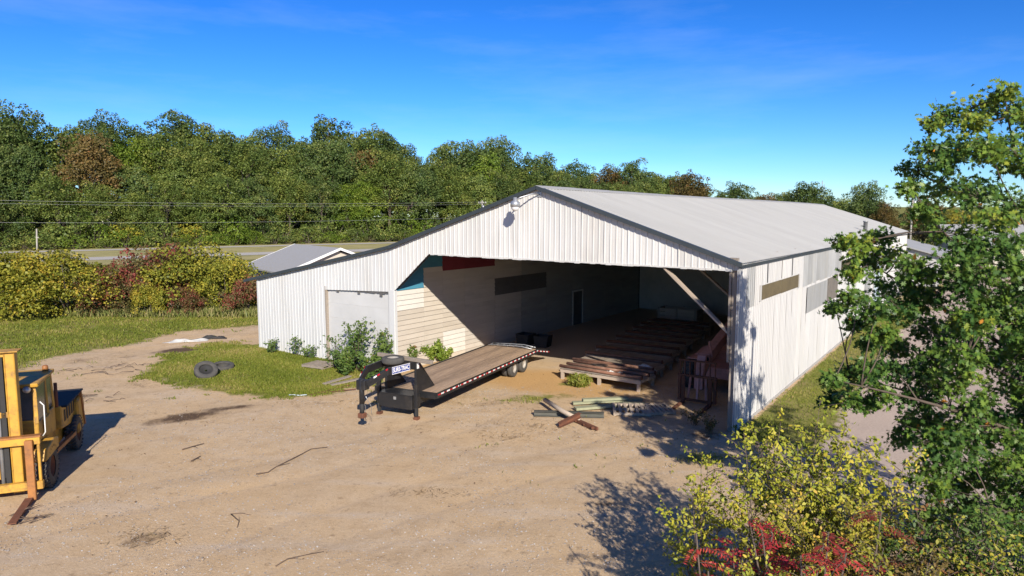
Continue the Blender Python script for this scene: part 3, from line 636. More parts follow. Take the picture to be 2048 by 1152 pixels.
# blue name label on the near arm (lettering as on the trailer)
a0, a1 = Vector((.62, -.05, 1.86)), Vector((.42, -1.62, 1.88))
dd = (a1-a0).normalized(); nn = Vector((dd.y, -dd.x, 0))*-1
if nn.x < 0: nn = -nn
c0 = a0.lerp(a1, .60)+nn*.044
rot = Matrix((-dd, Vector((0, 0, 1)), (-dd).cross(Vector((0, 0, 1))))).transposed()
lab = MB().box((-.44, -.125, -.002), (.44, .125, .004), rot, c0).build('name_label', M['blue_label'], tr)
for q in ((-.44, -.125, .44, -.105), (-.44, .105, .44, .125), (-.44, -.105, -.425, .105), (.425, -.105, .44, .105)):
    MB().box((q[0], q[1], .004), (q[2], q[3], .006), rot, c0).build('label_border', M['white'], lab)
fc = bpy.data.curves.new('lettering', 'FONT'); fc.body = 'SURE-TRAC'; fc.align_x = 'CENTER'; fc.align_y = 'CENTER'; fc.size = .2; fc.extrude = .002; fc.offset = .006
fo = bpy.data.objects.new('lettering', fc); COL.objects.link(fo); dg = bpy.context.evaluated_depsgraph_get(); tm = bpy.data.meshes.new_from_object(fo.evaluated_get(dg)); bpy.data.objects.remove(fo)
xs2 = [v.co.x for v in tm.vertices]; sx = .80/(max(xs2)-min(xs2))
for v in tm.vertices: v.co = rot @ Vector((v.co.x*sx, v.co.y*1.0, v.co.z+.008))+c0
tm.materials.clear(); tm.materials.append(M['white']); link('lettering', tm, lab)
# tool box, spare wheel, jacks
tb = MB().box((-.68, -.62, .36), (.68, -.05, .84)).build('tool_box', M['black'], tr, bevel=.015)
MB().box((-.70, -.64, .84), (.70, -.05, .87)).build('tool_box_lid', M['black'], tb); MB().box((-.05, -.64, .66), (.05, -.615, .76)).build('latch', M['steel'], tb)
TYRE = [(-.11, .20), (-.125, .27), (-.12, .34), (-.095, .375), (-.05, .388), (.05, .388), (.095, .375), (.12, .34), (.125, .27), (.11, .20)]
RIMP = [(-.09, .215), (-.10, .19), (-.03, .17), (-.02, .08), (.03, .07), (.03, .001)]
def wheel(parent, c, ax, R_=.39, wd=.24, name='wheel', rim='rim', k=24, lugs=0):
    f = R_/.388; g = wd/.25
    t = MB().lathe([(a*g, r*f) for a, r in TYRE], ax, c, k)
    if lugs:
        for i in range(lugs):
            a = 2*math.pi*i/lugs
            for sgn in (-1, 1):
                p = Vector({0: (sgn*wd*.26, math.cos(a+sgn*.06)*R_*.99, math.sin(a+sgn*.06)*R_*.99), 2: (0, 0, 0), 1: (0, 0, 0)}[ax])+Vector(c)
                r_ = Matrix.Rotation(a, 3, 'X') @ Matrix.Rotation(sgn*.5, 3, 'Y') if ax == 0 else Matrix.Identity(3)
                t.box((-wd*.27, -.02, -.022), (wd*.27, .03, .022), Matrix.Rotation(a, 3, 'X') @ Matrix.Rotation(sgn*.55, 3, 'Y'), p)
    w_ = t.build(name, M['rubber'], parent, True)
    MB().lathe([(-a*g, r*f) for a, r in RIMP], ax, c, 16).lathe([(a*g, r*f) for a, r in RIMP], ax, c, 16).build('rim', M[rim], w_, True)
    return w_
sp = wheel(tr, (-.05, -.62, 2.05), 2, .39, .22, 'spare_wheel')
for s in (-1, 1):
    j = MB().box((s*.78-.06, -.52, .42), (s*.78+.06, -.40, 1.25)).build('jack', M['black'], tr, bevel=.008)
    MB().box((s*.78-.045, -.505, .12), (s*.78+.045, -.415, .42)).build('jack_leg', M['blackdull'], j); MB().box((s*.78-.08, -.55, .0), (s*.78+.08, -.37, .10)).build('jack_foot', M['rust'], j)
    for yy in (6.64, 7.64):
        for xx in (.76, 1.05): wheel(tr, (s*xx, yy, .385), 0, .385, .22)
for yy in (6.64, 7.64): MB().tube([(-1.0, yy, .385), (1.0, yy, .385)], .06, 8).build('axle', M['blackdull'], tr, True)
# mudflap-like ramps folded at the tail, seen as a bent grey ladder lying on the deck's end
lad = thing('aluminium_ladder', 'pale bent ladder lying across the tail of the trailer deck', 'ladder', TW(.0, DL-.25, DZ), TT)
for yy in (0, .42): MB().tube([(-1.15, yy, .06), (-.2, yy+.02, .10), (.55, yy-.02, .12), (1.15, yy-.08, .05)], .024, 6).build('ladder_rail', M['steel'], lad, True)
for i in range(8): a = -1.05+i*.3; MB().tube([(a, 0, .075), (a, .42, .075)], .016, 6).build('rung', M['steel'], lad, True)
tim = thing('timber_beam', 'weathered square timber lying across the trailer neck', 'timber', (0, 0, 0))
MB().beam(TW(-1.12, -.02, 2.05), TW(1.38, -.36, 2.04), .13, .13).build('beam', M['timber'], tim, bevel=.012)

# ================================================================== FORKLIFT  (x to its left side seen here, y to the rear, origin under the front axle)
FT = R(21.4); FO = Vector((-12.88, 16.82, 0))
fk = thing('forklift', 'old rusty yellow forklift truck with enclosed cab and tall mast', 'forklift', FO, FT)
for s in (-1, 1):
    wheel(fk, (s*.86, 0, .53), 0, .53, .34, 'front_wheel', 'rust', 28, 26); wheel(fk, (s*.86, 3.1, .50), 0, .50, .30, 'rear_wheel', 'rust', 28, 26)
    m_ = MB().box((s*.46-.10, -.82, .20), (s*.46+.10, -.62, 3.72)).box((s*.46-.12, -.60, .25), (s*.46+.02, -.48, 3.5)).box((s*.46-.115, -.84, .2), (s*.46-.085, -.60, 3.72)).box((s*.46+.085, -.84, .2), (s*.46+.115, -.60, 3.72)).build('mast_channel', M['yellow'], fk, bevel=.012)
    MB().box((s*.26-.05, -.80, .3), (s*.26+.05, -.66, 3.6)).build('inner_mast_channel', M['blackdull'], m_)
    MB().tube([(s*.13, -.70, .4), (s*.13, -.70, 3.3)], .05, 10).build('lift_cylinder', M['steel'], m_, True)
    f_ = MB().box((s*.78-.085, -1.08, .06), (s*.78+.085, -.98, 1.55)).build('fork', M['orange'], fk, bevel=.01)
    MB().prism([(-1.08, .05), (-1.08, .13), (-2.45, .075), (-2.45, .05)], 0, s*.72-.085, s*.72+.085).build('fork_blade', M['rust'], f_)
    MB().beam((s*.84, .62, .62), (s*.98, 2.6, .62), .1, .1).build('side_step', M['orange'], fk)
    MB().prism([(-.62, .85), (.62, .85), (.62, 1.12), (.2, 1.22), (-.5, 1.12)], 0, s*.72, s*1.03).build('front_fender', M['yellow'], fk, bevel=.02)
for z in (3.6, 2.1): MB().box((-.56, -.80, z), (.56, -.64, z+.14)).build('mast_crossbar', M['yellow'], fk, bevel=.01)
MB().box((-.62, -.92, 3.725), (.66, -.50, 3.75)).build('mast_top_plate', M['yellow'], fk)
car = MB().box((-1.0, -.98, 1.42), (1.0, -.84, 1.60)).box((-1.0, -.98, .28), (1.0, -.84, .48)).box((.92, -.95, .48), (.98, -.87, 1.42)).box((-.98, -.95, .48), (-.92, -.87, 1.42)).build('carriage', M['yellow'], fk, bevel=.01)
MB().box((-1.02, -.99, 1.60), (1.02, -.80, 1.64)).build('carriage_top_bar', M['orange'], car)
# chassis, hood and counterweight
MB().prism([(-.45, .45), (3.3, .45), (3.3, 1.0), (.75, 1.05), (.55, 1.30), (-.45, 1.30)], 0, -.66, .66).build('chassis', M['yellow'], fk, bevel=.02)
MB().prism([(1.75, 1.0), (3.7, .75), (3.85, 1.0), (3.75, 1.62), (1.75, 1.66)], 0, -.88, .88).build('engine_hood', M['yellow'], fk, bevel=.03)
MB().prism([(3.2, .42), (3.95, .5), (4.02, 1.2), (3.86, 1.55), (3.2, 1.45)], 0, -1.0, 1.0).build('counterweight', M['yellow'], fk, bevel=.05)
MB().box((-1.02, 1.8, 1.60), (1.02, 3.9, 1.66)).build('hood_top', M['blackdull'], fk, bevel=.02)
for s in (-1, 1): MB().beam((s*1.0, 3.85, .55), (s*1.0, 3.55, 1.66), .07, .09).build('rear_frame_bar', M['orange'], fk)
# cab
cab = MB().prism([(-.10, 1.25), (1.55, 1.05), (1.55, 1.75), (-.10, 1.75)], 0, -.78, .78).build('cab', M['yellow'], fk, bevel=.02)
MB().prism([(-.14, 2.66), (1.50, 2.70), (1.52, 2.80), (-.16, 2.76)], 0, -.84, .84).build('cab_roof', M['yellow'], cab, bevel=.02)
for (p, q) in (((.74, -.08, 1.7), (.70, .06, 2.7)), ((-.74, -.08, 1.7), (-.70, .06, 2.7)), ((.74, 1.50, 1.7), (.72, 1.42, 2.7)), ((-.74, 1.50, 1.7), (-.72, 1.42, 2.7)), ((.75, .86, 1.7), (.72, .84, 2.7))):
    MB().beam(p, q, .09, .10).build('cab_pillar', M['yellow'], cab, bevel=.01)
MB().prism([(-.06, 1.75), (.09, 2.66), (.075, 2.66), (-.075, 1.75)], 0, -.70, .70).build('windscreen', M['glass'], cab)
for s in (-1, 1):
    MB().box((s*.755-.006, .0, 1.76), (s*.755+.006, .82, 2.64)).build('door_window', M['glass'], cab); MB().box((s*.75-.006, .90, 1.8), (s*.75+.006, 1.44, 2.62)).build('rear_side_window', M['glass'], cab)
    MB().tube([(s*.84, -.02, 1.35), (s*.90, -.02, 1.45), (s*.90, .0, 2.15), (s*.82, .0, 2.25)], .016, 6).build('grab_handle', M['white'], cab, True)
for s in (-1, 1): MB().beam((s*.70, -.085, 1.74), (s*.68, .065, 2.66), .05, .03).build('windscreen_frame', M['yellow'], cab)
MB().box((-.70, -.09, 1.72), (.70, -.06, 1.80)).build('windscreen_frame', M['yellow'], cab)
MB().box((-.70, 1.46, 1.76), (.70, 1.475, 2.64)).build('rear_window', M['glass'], cab)
MB().lathe([(-.05, .001), (-.05, .06), (.03, .09), (.05, .09), (.05, .001)], 1, (.60, -.20, 2.62), 14).build('headlight', M['steel'], cab, True)
MB().lathe([(0, .0), (0, .075), (.12, .075), (.15, .04), (.15, .0)], 2, (.68, 1.3, 2.80), 12).build('beacon', M['orange'], cab, True)
MB().box((-.35, .45, 1.7), (.35, .95, 1.9)).box((-.35, .9, 1.9), (.35, 1.05, 2.35)).build('seat', M['blackdull'], cab, bevel=.03)
MB().tube([(0, .15, 1.6), (0, .32, 1.95)], .02, 6).build('steering_column', M['blackdull'], cab)
for s in (-1, 1): MB().box((s*.80-.01, .30, 1.28), (s*.80+.012, .95, 1.70)).build('door_panel', M['yellow'], cab, bevel=.01)
for s in (-1, 1):
    for dx in (.04, .19): MB().tube([(s*dx, -.76, .6), (s*dx, -.76, 3.55)], .014, 5).build('lift_chain', M['blackdull'], fk)
    MB().tube([(s*.34, -.50, 3.2), (s*.32, -.36, 2.6), (s*.34, -.40, 1.9), (s*.30, -.45, 1.4)], .018, 6).build('hydraulic_hose', M['blackdull'], fk, True)
    for i in range(6): MB().box((s*.88-.012, -1.0, .62+i*.13), (s*.88+.012, -.985, .65+i*.13)).build('bolt', M['rust'], car)
for i in range(5): MB().box((.885, 2.0+.28*i, 1.15), (.892, 2.16+.28*i, 1.48)).build('vent_slot', M['blackdull'], fk)
MB().tube([(.3, -.1, 2.72), (.05, -.09, 2.2)], .012, 5).build('wiper', M['blackdull'], cab)
MB().tube([(.79, 1.7, 1.66), (.79, 1.7, 2.35)], .045, 8).build('exhaust', M['rust'], fk, True)

# ================================================================== TELEHANDLER inside the opening
th = thing('telehandler', 'faded red telehandler parked just inside the barn with its forks lowered', 'telehandler', W(-2.15, 2.6), TH+R(2))
body = MB().prism([(2.1, .55), (6.2, .55), (6.2, 1.35), (4.0, 1.35), (3.4, 1.1), (2.1, 1.0)], 0, -.62, .62).build('body', M['pink'], th, bevel=.03)
MB().prism([(2.6, .95), (3.9, .95), (3.9, 1.5), (2.8, 1.35)], 0, -1.0, -.35).build('engine_cover', M['pink'], th, bevel=.03)
for s in (-1, 1):
    wheel(th, (s*1.02, 2.5, .62), 0, .62, .42, 'front_wheel', 'pink', 26, 22); wheel(th, (s*1.02, 5.4, .62), 0, .62, .42, 'rear_wheel', 'pink', 26, 22)
    MB().box((s*.8-.25, 2.0, 1.27), (s*.8+.25, 3.0, 1.31)).build('mudguard', M['pink'], th, bevel=.01)
MB().beam((.0, .9, 1.55), (.0, 6.3, 2.75), .34, .42).build('boom', M['pink'], th, bevel=.015)
MB().beam((.0, .55, 1.50), (.0, 2.6, 1.94), .27, .33).build('inner_boom', M['pink'], th, bevel=.015)
MB().prism([(.75, 1.75), (.45, 1.78), (.12, 1.0), (.12, .55), (.36, .52), (.50, 1.0), (.9, 1.35)], 0, -.16, .16).build('boom_head', M['pink'], th, bevel=.015)
MB().tube([(-.2, .62, 1.62), (.2, .62, 1.62)], .07, 10).build('boom_pin', M['blackdull'], th, True)
MB().beam((.22, 1.1, 1.62), (.22, .62, 2.3), .05, .08).build('hose_bracket', M['pink'], th)
MB().tube([(.0, 1.6, 1.3), (.0, .45, .8)], .055, 8).build('tilt_cylinder', M['steel'], th, True)
fr = MB().box((-.72, -.05, 1.02), (.72, .05, 1.10)).box((-.72, -.05, .10), (.72, .05, .18)).box((-.72, -.04, .18), (-.62, .04, 1.02)).box((.62, -.04, .18), (.72, .04, 1.02)).build('fork_carriage', M['rust'], th)
for i in range(8): xx = -.66+i*1.32/7; MB().box((xx-.018, -.03, 1.10), (xx+.018, .03, 1.62)).build('backrest_bar', M['rust'], fr)
MB().box((-.70, -.035, 1.60), (.70, .035, 1.66)).build('backrest_top', M['rust'], fr)
for xx in (-.28, .0, .28): MB().beam((xx*1.2, .02, .2), (xx, .10, 1.0), .07, .05).build('carriage_strut', M['pink'], fr)
for s in (-1, 1):
    f_ = MB().box((s*.5-.07, -.11, .03), (s*.5+.07, -.05, 1.05)).build('fork', M['rust'], th, bevel=.008); MB().prism([(-.11, .02), (-.11, .08), (-1.2, .045), (-1.2, .02)], 0, s*.5-.07, s*.5+.07).build('fork_blade', M['rust'], f_)
cabt = MB().box((.25, 2.9, 1.0), (1.05, 4.4, 1.45)).build('cab', M['pink'], th, bevel=.02)
for (xx, yy) in ((1.02, 2.95), (.28, 2.95), (1.02, 4.35), (.28, 4.35)): MB().box((xx-.04, yy-.04, 1.45), (xx+.04, yy+.04, 2.35)).build('cab_pillar', M['pink'], cabt)
MB().box((.22, 2.85, 2.35), (1.1, 4.45, 2.43)).build('cab_roof', M['pink'], cabt, bevel=.015)
MB().box((1.01, 2.99, 1.5), (1.03, 4.31, 2.33)).build('cab_mesh_window', M['glass'], cabt)

# ================================================================== LUMBER RACKS with rollers, receding into the barn
for i in range(10):
    y0 = 3.15+1.62*i; xc = -6.5-.26*i
    rk = thing('slatted_rack', (['second', 'third', 'fourth', 'fifth', 'sixth', 'seventh', 'eighth', 'ninth', 'last'][i-1]+' slatted timber rack in the row, counted from the sunlit one') if i else 'low sunlit slatted timber rack, first of the row inside the barn', 'rack', W(xc, y0), TH+R(-2 if i == 0 else random.uniform(-2.5, 2.5)), 'racks in a row inside the barn')
    w2 = 1.9
    for yy in (0, 1.3):
        MB().box((-w2, yy-.05, .30), (w2, yy+.05, .46)).build('bearer', M['timber_pale'], rk, bevel=.006)
        for xx in (-w2+.1, 0, w2-.1): MB().box((xx-.06, yy-.06, 0), (xx+.06, yy+.055, .30)).build('leg', M['timber_pale'], rk)
    ns = 22 if i < 4 else 14
    for k in range(ns):
        xx = -w2+2*w2*(k+.5)/ns; MB().box((xx-w2/ns+.012, -.10, .463+random.uniform(0, .008)), (xx+w2/ns-.012, 1.42, .485+random.uniform(0, .008))).build('slat', M['timber'], rk)
    for xx in (-w2+.02, w2-.02): MB().box((xx-.05, .1, .36), (xx+.05, 1.25, .455)).build('end_board', M['timber_pale'], rk)
    npipe = 3 if i == 0 else 1
    for k in range(npipe):
        yy = (.02, .62, 1.22)[k] if i == 0 else .05
        p = thing('rusty_pipe', ['long rusty pipe along the front edge of the sunlit rack', 'long rusty pipe along the middle of the sunlit rack', 'long rusty pipe along the back edge of the sunlit rack'][k] if i == 0 else 'dark pipe lying across the '+['', 'second', 'third', 'fourth', 'fifth', 'sixth', 'seventh', 'eighth', 'ninth', 'last'][i]+' slatted rack in the row', 'pipe', W(xc, y0)+Vector((0, 0, .56)), TH+R(random.uniform(-2, 2)), 'pipes on the racks')
        MB().tube([(-w2-.05, yy, 0), (w2+.0, yy, 0)], .065, 10).build('pipe', M['rustpipe'] if i < 3 else M['rust'], p, True)
        MB().tube([(w2, yy, 0), (w2+.03, yy, 0)], .085, 10).build('pipe_collar', M['rust'], p, True)
def blanket(name, label, cat, c, a, b_, h, mt, rz=0, seed=0, n=14):
    g = np.random.default_rng(seed); mb = MB()
    ph = g.random(6)*6
    for j in range(n+1):
        for i in range(n+1):
            u, v = -1+2*i/n, -1+2*j/n; r = math.hypot(u, v)
            edge = 1+.18*math.sin(3*math.atan2(v, u)+ph[0])+.1*math.sin(7*math.atan2(v, u)+ph[1])
            f = max(0, 1-max(abs(u), abs(v))**4)
            z = h*f*(.5+.3*math.sin(5*u+ph[2]+2*v)+.25*math.sin(7*v+ph[3]-3*u))+.012
            mb.v.append((u*a*edge, v*b_*edge, max(z, .012)))
    for j in range(n):
        for i in range(n): q = j*(n+1)+i; mb.f.append((q, q+1, q+n+2, q+n+1))
    o = mb.build(name, mt, None, True); o.location = c; o.rotation_euler = (0, 0, rz)
    m_ = o.modifiers.new('thick', 'SOLIDIFY'); m_.thickness = .01
    return tag(o, label, cat)
blanket('plastic_sheet', 'crumpled white plastic sheet lying on a shaded rack', 'plastic sheet', W(-5.4, 5.1, .50), .55, .22, .16, M['tarp'], TH, 1)
blanket('plastic_bag', 'small crumpled white bag between the pipes of the sunlit rack', 'bag', W(-6.2, 3.45, .50), .2, .14, .09, M['tarp'], .3, 2, 20)
blanket('plastic_bag', 'crumpled white bag beside another on the sunlit rack', 'bag', W(-5.75, 3.5, .50), .2, .12, .08, M['tarp'], 1.3, 3, 20)
rp = thing('wire_coil', 'thin dark wire coiled loosely on the sunlit rack', 'wire', W(-7.0, 4.1, .5), TH)
MB().tube([(.35*math.cos(t*.5)*(1+.15*math.sin(t)), .16*math.sin(t*.5)*(1+.2*math.cos(t*.7)), .12+.01*math.sin(t)) for t in range(40)], .012, 5).build('wire', M['blackdull'], rp, True)
# crate against the partition, bins beyond the trailer
cr = thing('wooden_crate', 'large slatted wooden crate deep inside the barn', 'crate', W(-9.6, 20.2), TH)
for s in (-1, 1):
    for k in range(4): MB().box((-1.3, s*.6-.02, .15+k*.24), (1.3, s*.6+.02, .36+k*.24)).build('board', M['timber_pale'], cr)
    for k in range(4): MB().box((s*1.3-.02, -.58, .15+k*.24), (s*1.3+.02, .58, .36+k*.24)).build('board', M['timber'], cr)
    for xx in (-1.2, 0, 1.2): MB().box((xx-.06, s*.64-.02, 0), (xx+.06, s*.64+.02, 1.12)).build('batten', M['timber'], cr)
MB().box((-1.3, -.6, .10), (1.3, .6, .14)).build('floor', M['timber'], cr)
for k, (xx, yy) in enumerate(((-12.3, 9.0), (-11.3, 8.7))):
    bn_ = thing('plastic_tub', 'open black plastic tub on the barn floor behind the trailer', 'tub', (G(1052, 689), G(1086, 693))[k], TH+R(12*k), 'black tubs behind the trailer')
    MB().prism([(-.33, .0), (.33, .0), (.42, .62), (.37, .62), (.29, .04), (-.29, .04), (-.37, .62), (-.42, .62)], 1, -.4, .4).build('tub_wall', M['blackdull'], bn_, bevel=.01)
    for s in (-1, 1): MB().prism([(-.30, .02), (.30, .02), (.38, .60), (-.38, .60)], 1, s*.4-.015, s*.4+.015).build('tub_end', M['blackdull'], bn_)

# ================================================================== SCRAP AND TIMBER IN THE YARD
def gbeam(name, label, cat, p, q, wd, ht, mt, part='timber', extra=None):
    t = thing(name, label, cat, (0, 0, 0)); o = MB().beam(p, q, wd, ht).build(part, mt, t, bevel=.006)
    if extra: extra(t)
    return t
def ibeam(t, p, q, wd, ht, mt):
    p, q = Vector(p), Vector(q); u = Vector((0, 0, 1))
    MB().beam(p+u*ht/2, q+u*ht/2, wd, .014).build('flange', mt, t); MB().beam(p-u*ht/2, q-u*ht/2, wd, .014).build('flange', mt, t); MB().beam(p, q, .012, ht).build('web', mt, t)
g1 = thing('steel_beam', 'dark weathered steel beam lying across the rusty scrap', 'beam', (0, 0, 0)); ibeam(g1, G(1068, 826, .12), G(1208, 830, .10), .2, .16, mat('dark_steel_paint', (.07, .075, .06), (.11, .10, .085), 4, .7, .2, .2, .1))
g2 = thing('log_pole', 'pale peeled pole leaning over the dark steel beam', 'pole', (0, 0, 0)); MB().tube([G(1090, 800, .25), G(1125, 822, .33), G(1160, 840, .12)], [.085, .08, .075], 10).build('pole', M['timber_pale'], g2, True)
g3 = thing('rusty_channel', 'short rusty steel channel lying crosswise in the scrap', 'scrap steel', (0, 0, 0)); ibeam(g3, G(1118, 850, .10), G(1160, 830, .30), .16, .14, M['rust'])
g4 = thing('scrap_rails', 'rusty two-rail steel frame lying on the gravel', 'scrap steel', (0, 0, 0))
for dx in (0, 9): MB().beam(G(1140+dx, 840+dx*.2-4, .08), G(1186+dx, 862+dx*.2-6, .08), .07, .1).build('rail', M['rust'], g4)
for k in range(3): MB().beam(G(1150+16*k, 846+7*k-4, .09), G(1158+16*k, 844+7*k-3, .09), .05, .06).build('tie', M['rust'], g4)
for k, (a, b_, lb) in enumerate((((1145, 806), (1284, 798), 'mossy green board at the back of the timber pile'), ((1150, 817), (1286, 806), 'wide mossy board at the front of the timber pile'), ((1165, 800), (1255, 796), 'short mossy board on top of the timber pile'))):
    gbeam('mossy_board', lb, 'board', G(*a, .10+.10*(k == 2)), G(*b_, .10+.10*(k == 2)), .30 if k == 1 else .22, .09, M['green_timber'], 'board')
def pallet(name, label, loc, rz, tilt=0, mt=None, w_=1.2, d=1.0):
    t = thing(name, label, 'pallet', loc, rz); t.rotation_euler = (tilt, 0, rz); mt = mt or M['timber']
    for i in range(7): a = -w_/2+i*(w_-.1)/6; MB().box((a, -d/2, .10), (a+.1, d/2, .122)).build('top_slat', mt, t)
    for yy in (-d/2, -.045, d/2-.09): MB().box((-w_/2, yy, .02), (w_/2, yy+.09, .098)).build('stringer', mt, t)
    for i in range(3): a = -w_/2+i*(w_-.1)/2; MB().box((a, -d/2, .0), (a+.1, d/2, .018)).build('bottom_slat', mt, t)
    return t
pallet('wooden_pallet', 'grey wooden pallet lying flat in the grass by the wing door', G(640, 732, .06), TH+R(8), 0, M['timber'], 1.25, 1.05)
pallet('wooden_pallet', 'weathered pallet at the end of the mossy boards', G(1262, 822, .05), TH+R(30), R(5), M['timber_pale'], 1.3, 1.0)
pallet('wooden_pallet', 'dappled-shade pallet in front of the telehandler forks', G(1312, 822, .04), TH+R(48), R(4), M['timber_pale'], 1.1, .9)
for k, (a, b_) in enumerate((((648, 768), (700, 752)), ((662, 770), (722, 757)))):
    gbeam('grey_plank', ['upper grey plank in the grass left of the trailer neck', 'lower grey plank in the grass left of the trailer neck'][k], 'plank', G(*a, .06), G(*b_, .10), .22, .05, M['timber'], 'plank')
for k, (a, b_) in enumerate((((618, 790), (700, 770)), ((640, 786), (712, 778)))):
    gbeam('rusty_rod', ['longer rusty rod on the grass edge by the trailer', 'shorter rusty rod on the grass edge by the trailer'][k], 'rod', G(*a, .03), G(*b_, .05), .04, .03, M['rust'], 'rod')
hz = thing('hose_piece', 'short pale green hose piece on the grass', 'hose', G(595, 791, .02)); MB().tube([(-.35+.1*i, .05*math.sin(i*1.1), .02) for i in range(8)], .018, 6).build('hose', M['bluewall'], hz, True)
# two worn tyres
for k, (px, py, tl, lb) in enumerate(((412, 741, R(62), 'worn tyre leaning on edge at the grass edge'), (446, 733, R(85), 'worn tyre lying almost flat beside the leaning tyre'))):
    t = thing('worn_tyre', lb, 'tyre', G(px, py, .12 if k else .30), R(30)); t.rotation_euler = (R(8) if k else R(38), 0, R(35))
    pr = [(-.10, .27), (-.125, .34), (-.12, .43), (-.09, .48), (.09, .48), (.12, .43), (.125, .34), (.10, .27), (.06, .29), (-.06, .29), (-.10, .27)]
    MB().lathe(pr, 2, (0, 0, 0), 26).build('casing', M['rubber'], t, True)
    if k == 0: MB().lathe([(.05, .28), (.05, .20), (.0, .16), (.0, .05)], 2, (0, 0, 0), 20).build('rim', M['blackdull'], t, True)
blanket('white_tarp', 'dirty white sheet dumped on the track beside the lawn', 'sheet', G(375, 683, .01), 1.0, .24, .16, M['tarp'], R(22), 5, 24)
blanket('black_tarp', 'black plastic sheet dumped beside the white sheet', 'sheet', G(424, 677, .01), .7, .28, .2, M['blackdull'], R(20), 6)
blanket('white_litter', 'white scrap half hidden under the red-leaved bushes', 'litter', G(348, 612, .2), .55, .4, .75, M['tarp'], .4, 8)
# fallen branches and sticks lying in the yard
def stick(pts, r, lb):
    t = thing('fallen_branch', lb, 'branch', (0, 0, 0)); q = [G(x, y, .025) for x, y in pts]
    MB().tube(q, [r*(1-.55*i/(len(q)-1)) for i in range(len(q))], 6).build('stem', M['dryweed'], t, True)
    for k in range(len(q)//2):
        a = q[1+k]; b_ = a+Vector((random.uniform(-.35, .35), random.uniform(-.25, .25), .02)); MB().tube([a, a.lerp(b_, .5)+Vector((0, 0, .02)), b_], [r*.5, r*.4, r*.2], 5).build('side_twig', M['dryweed'], t, True)
stick([(512, 948), (536, 945), (552, 934), (590, 915), (622, 898), (655, 894)], .022, 'long crooked branch lying on the bare dirt')
stick([(552, 1132), (575, 1118), (610, 1110), (648, 1103)], .016, 'thin curved branch on the pale gravel')
stick([(365, 899), (385, 893), (408, 887)], .022, 'straight short stick on the dirt')
stick([(382, 922), (392, 917), (401, 912)], .02, 'stubby stick beside the straight one')
stick([(462, 1028), (478, 1042), (474, 1055)], .012, 'forked twig on the gravel')
stick([(462, 1028), (482, 1026), (502, 1030)], .010, 'thin bent twig beside the forked twig')
for (cx, cy, n_, lb) in ((190, 740, 12, 'loose brushwood heap on the track'), (200, 795, 14, 'scattered brushwood beside the forklift'), (245, 735, 9, 'thin brushwood near the track bend'), (60, 1040, 8, 'small twig heap by the fork tip')):
    t = thing('brushwood', lb, 'brushwood', G(cx, cy)); c0 = G(cx, cy)
    for i in range(n_):
        a = G(cx+random.uniform(-45, 45), cy+random.uniform(-9, 9), .02)-c0; an = random.uniform(-.9, 1.3)+math.pi*(random.random() < .5); L = random.uniform(.2, .9)
        MB().tube([a, a+Vector((math.cos(an)*L*.5, math.sin(an)*L*.5, .05+.05*random.random())), a+Vector((math.cos(an+.3)*L, math.sin(an+.3)*L, .03))], [.014, .011, .005], 5).build('twig', M['dryweed'], t, True)
# gravel, leaf litter
n = 42000; X = rng.uniform(-14, 9, n); Y = 10.5+17*rng.random(n)**1.3
ok = (grass_mask(X, Y) < .4) & (wave(X, Y, .5, 2.)+.5*wave(X, Y, 1.4, 1.) > -.35+.8*(rng.random(n)-.5)); X, Y = X[ok], Y[ok]; s = .010+.026*rng.random(len(X))**3
tet = np.array([(1, 0, 0), (-.4, .9, .1), (-.5, -.8, 0), (.05, 0, .75)])
a = rng.random(len(X))*6.28; ca, sa = np.cos(a), np.sin(a)
Vv = np.empty((len(X), 4, 3)); st = s[:, None]*(.7+.6*rng.random((len(X), 4)))
Vv[:, :, 0] = X[:, None]+st*(ca[:, None]*tet[:, 0]-sa[:, None]*tet[:, 1]); Vv[:, :, 1] = Y[:, None]+st*(sa[:, None]*tet[:, 0]+ca[:, None]*tet[:, 1]); Vv[:, :, 2] = .018*wave(X, Y, .9, 1.)[:, None]+.004+st*tet[:, 2]*.8
b0 = (np.arange(len(X))*4)[:, None, None]; Ff = (b0+np.array([(0, 1, 3), (1, 2, 3), (2, 0, 3)])[None]).reshape(-1, 3)
me = bpy.data.meshes.new('gravel'); me.vertices.add(len(X)*4); me.vertices.foreach_set('co', Vv.reshape(-1).astype(np.float32)); me.loops.add(Ff.size); me.loops.foreach_set('vertex_index', Ff.reshape(-1).astype(np.int32))
me.polygons.add(len(Ff)); me.polygons.foreach_set('loop_start', np.arange(0, Ff.size, 3, dtype=np.int32)); me.polygons.foreach_set('loop_total', np.full(len(Ff), 3, dtype=np.int32))
at = me.attributes.new('rnd', 'FLOAT', 'FACE'); at.data.foreach_set('value', np.repeat(rng.random(len(X)), 3).astype(np.float32)); me.update()
me.materials.append(leafmat('stone', [(0, (.30, .25, .20)), (.6, (.46, .40, .34)), (1, (.56, .53, .48))], 0, .9))
o = stuff(link('gravel', me)); o['label'] = 'loose pale gravel strewn over the dirt yard'; o['category'] = 'gravel'
SX, SY = [], []
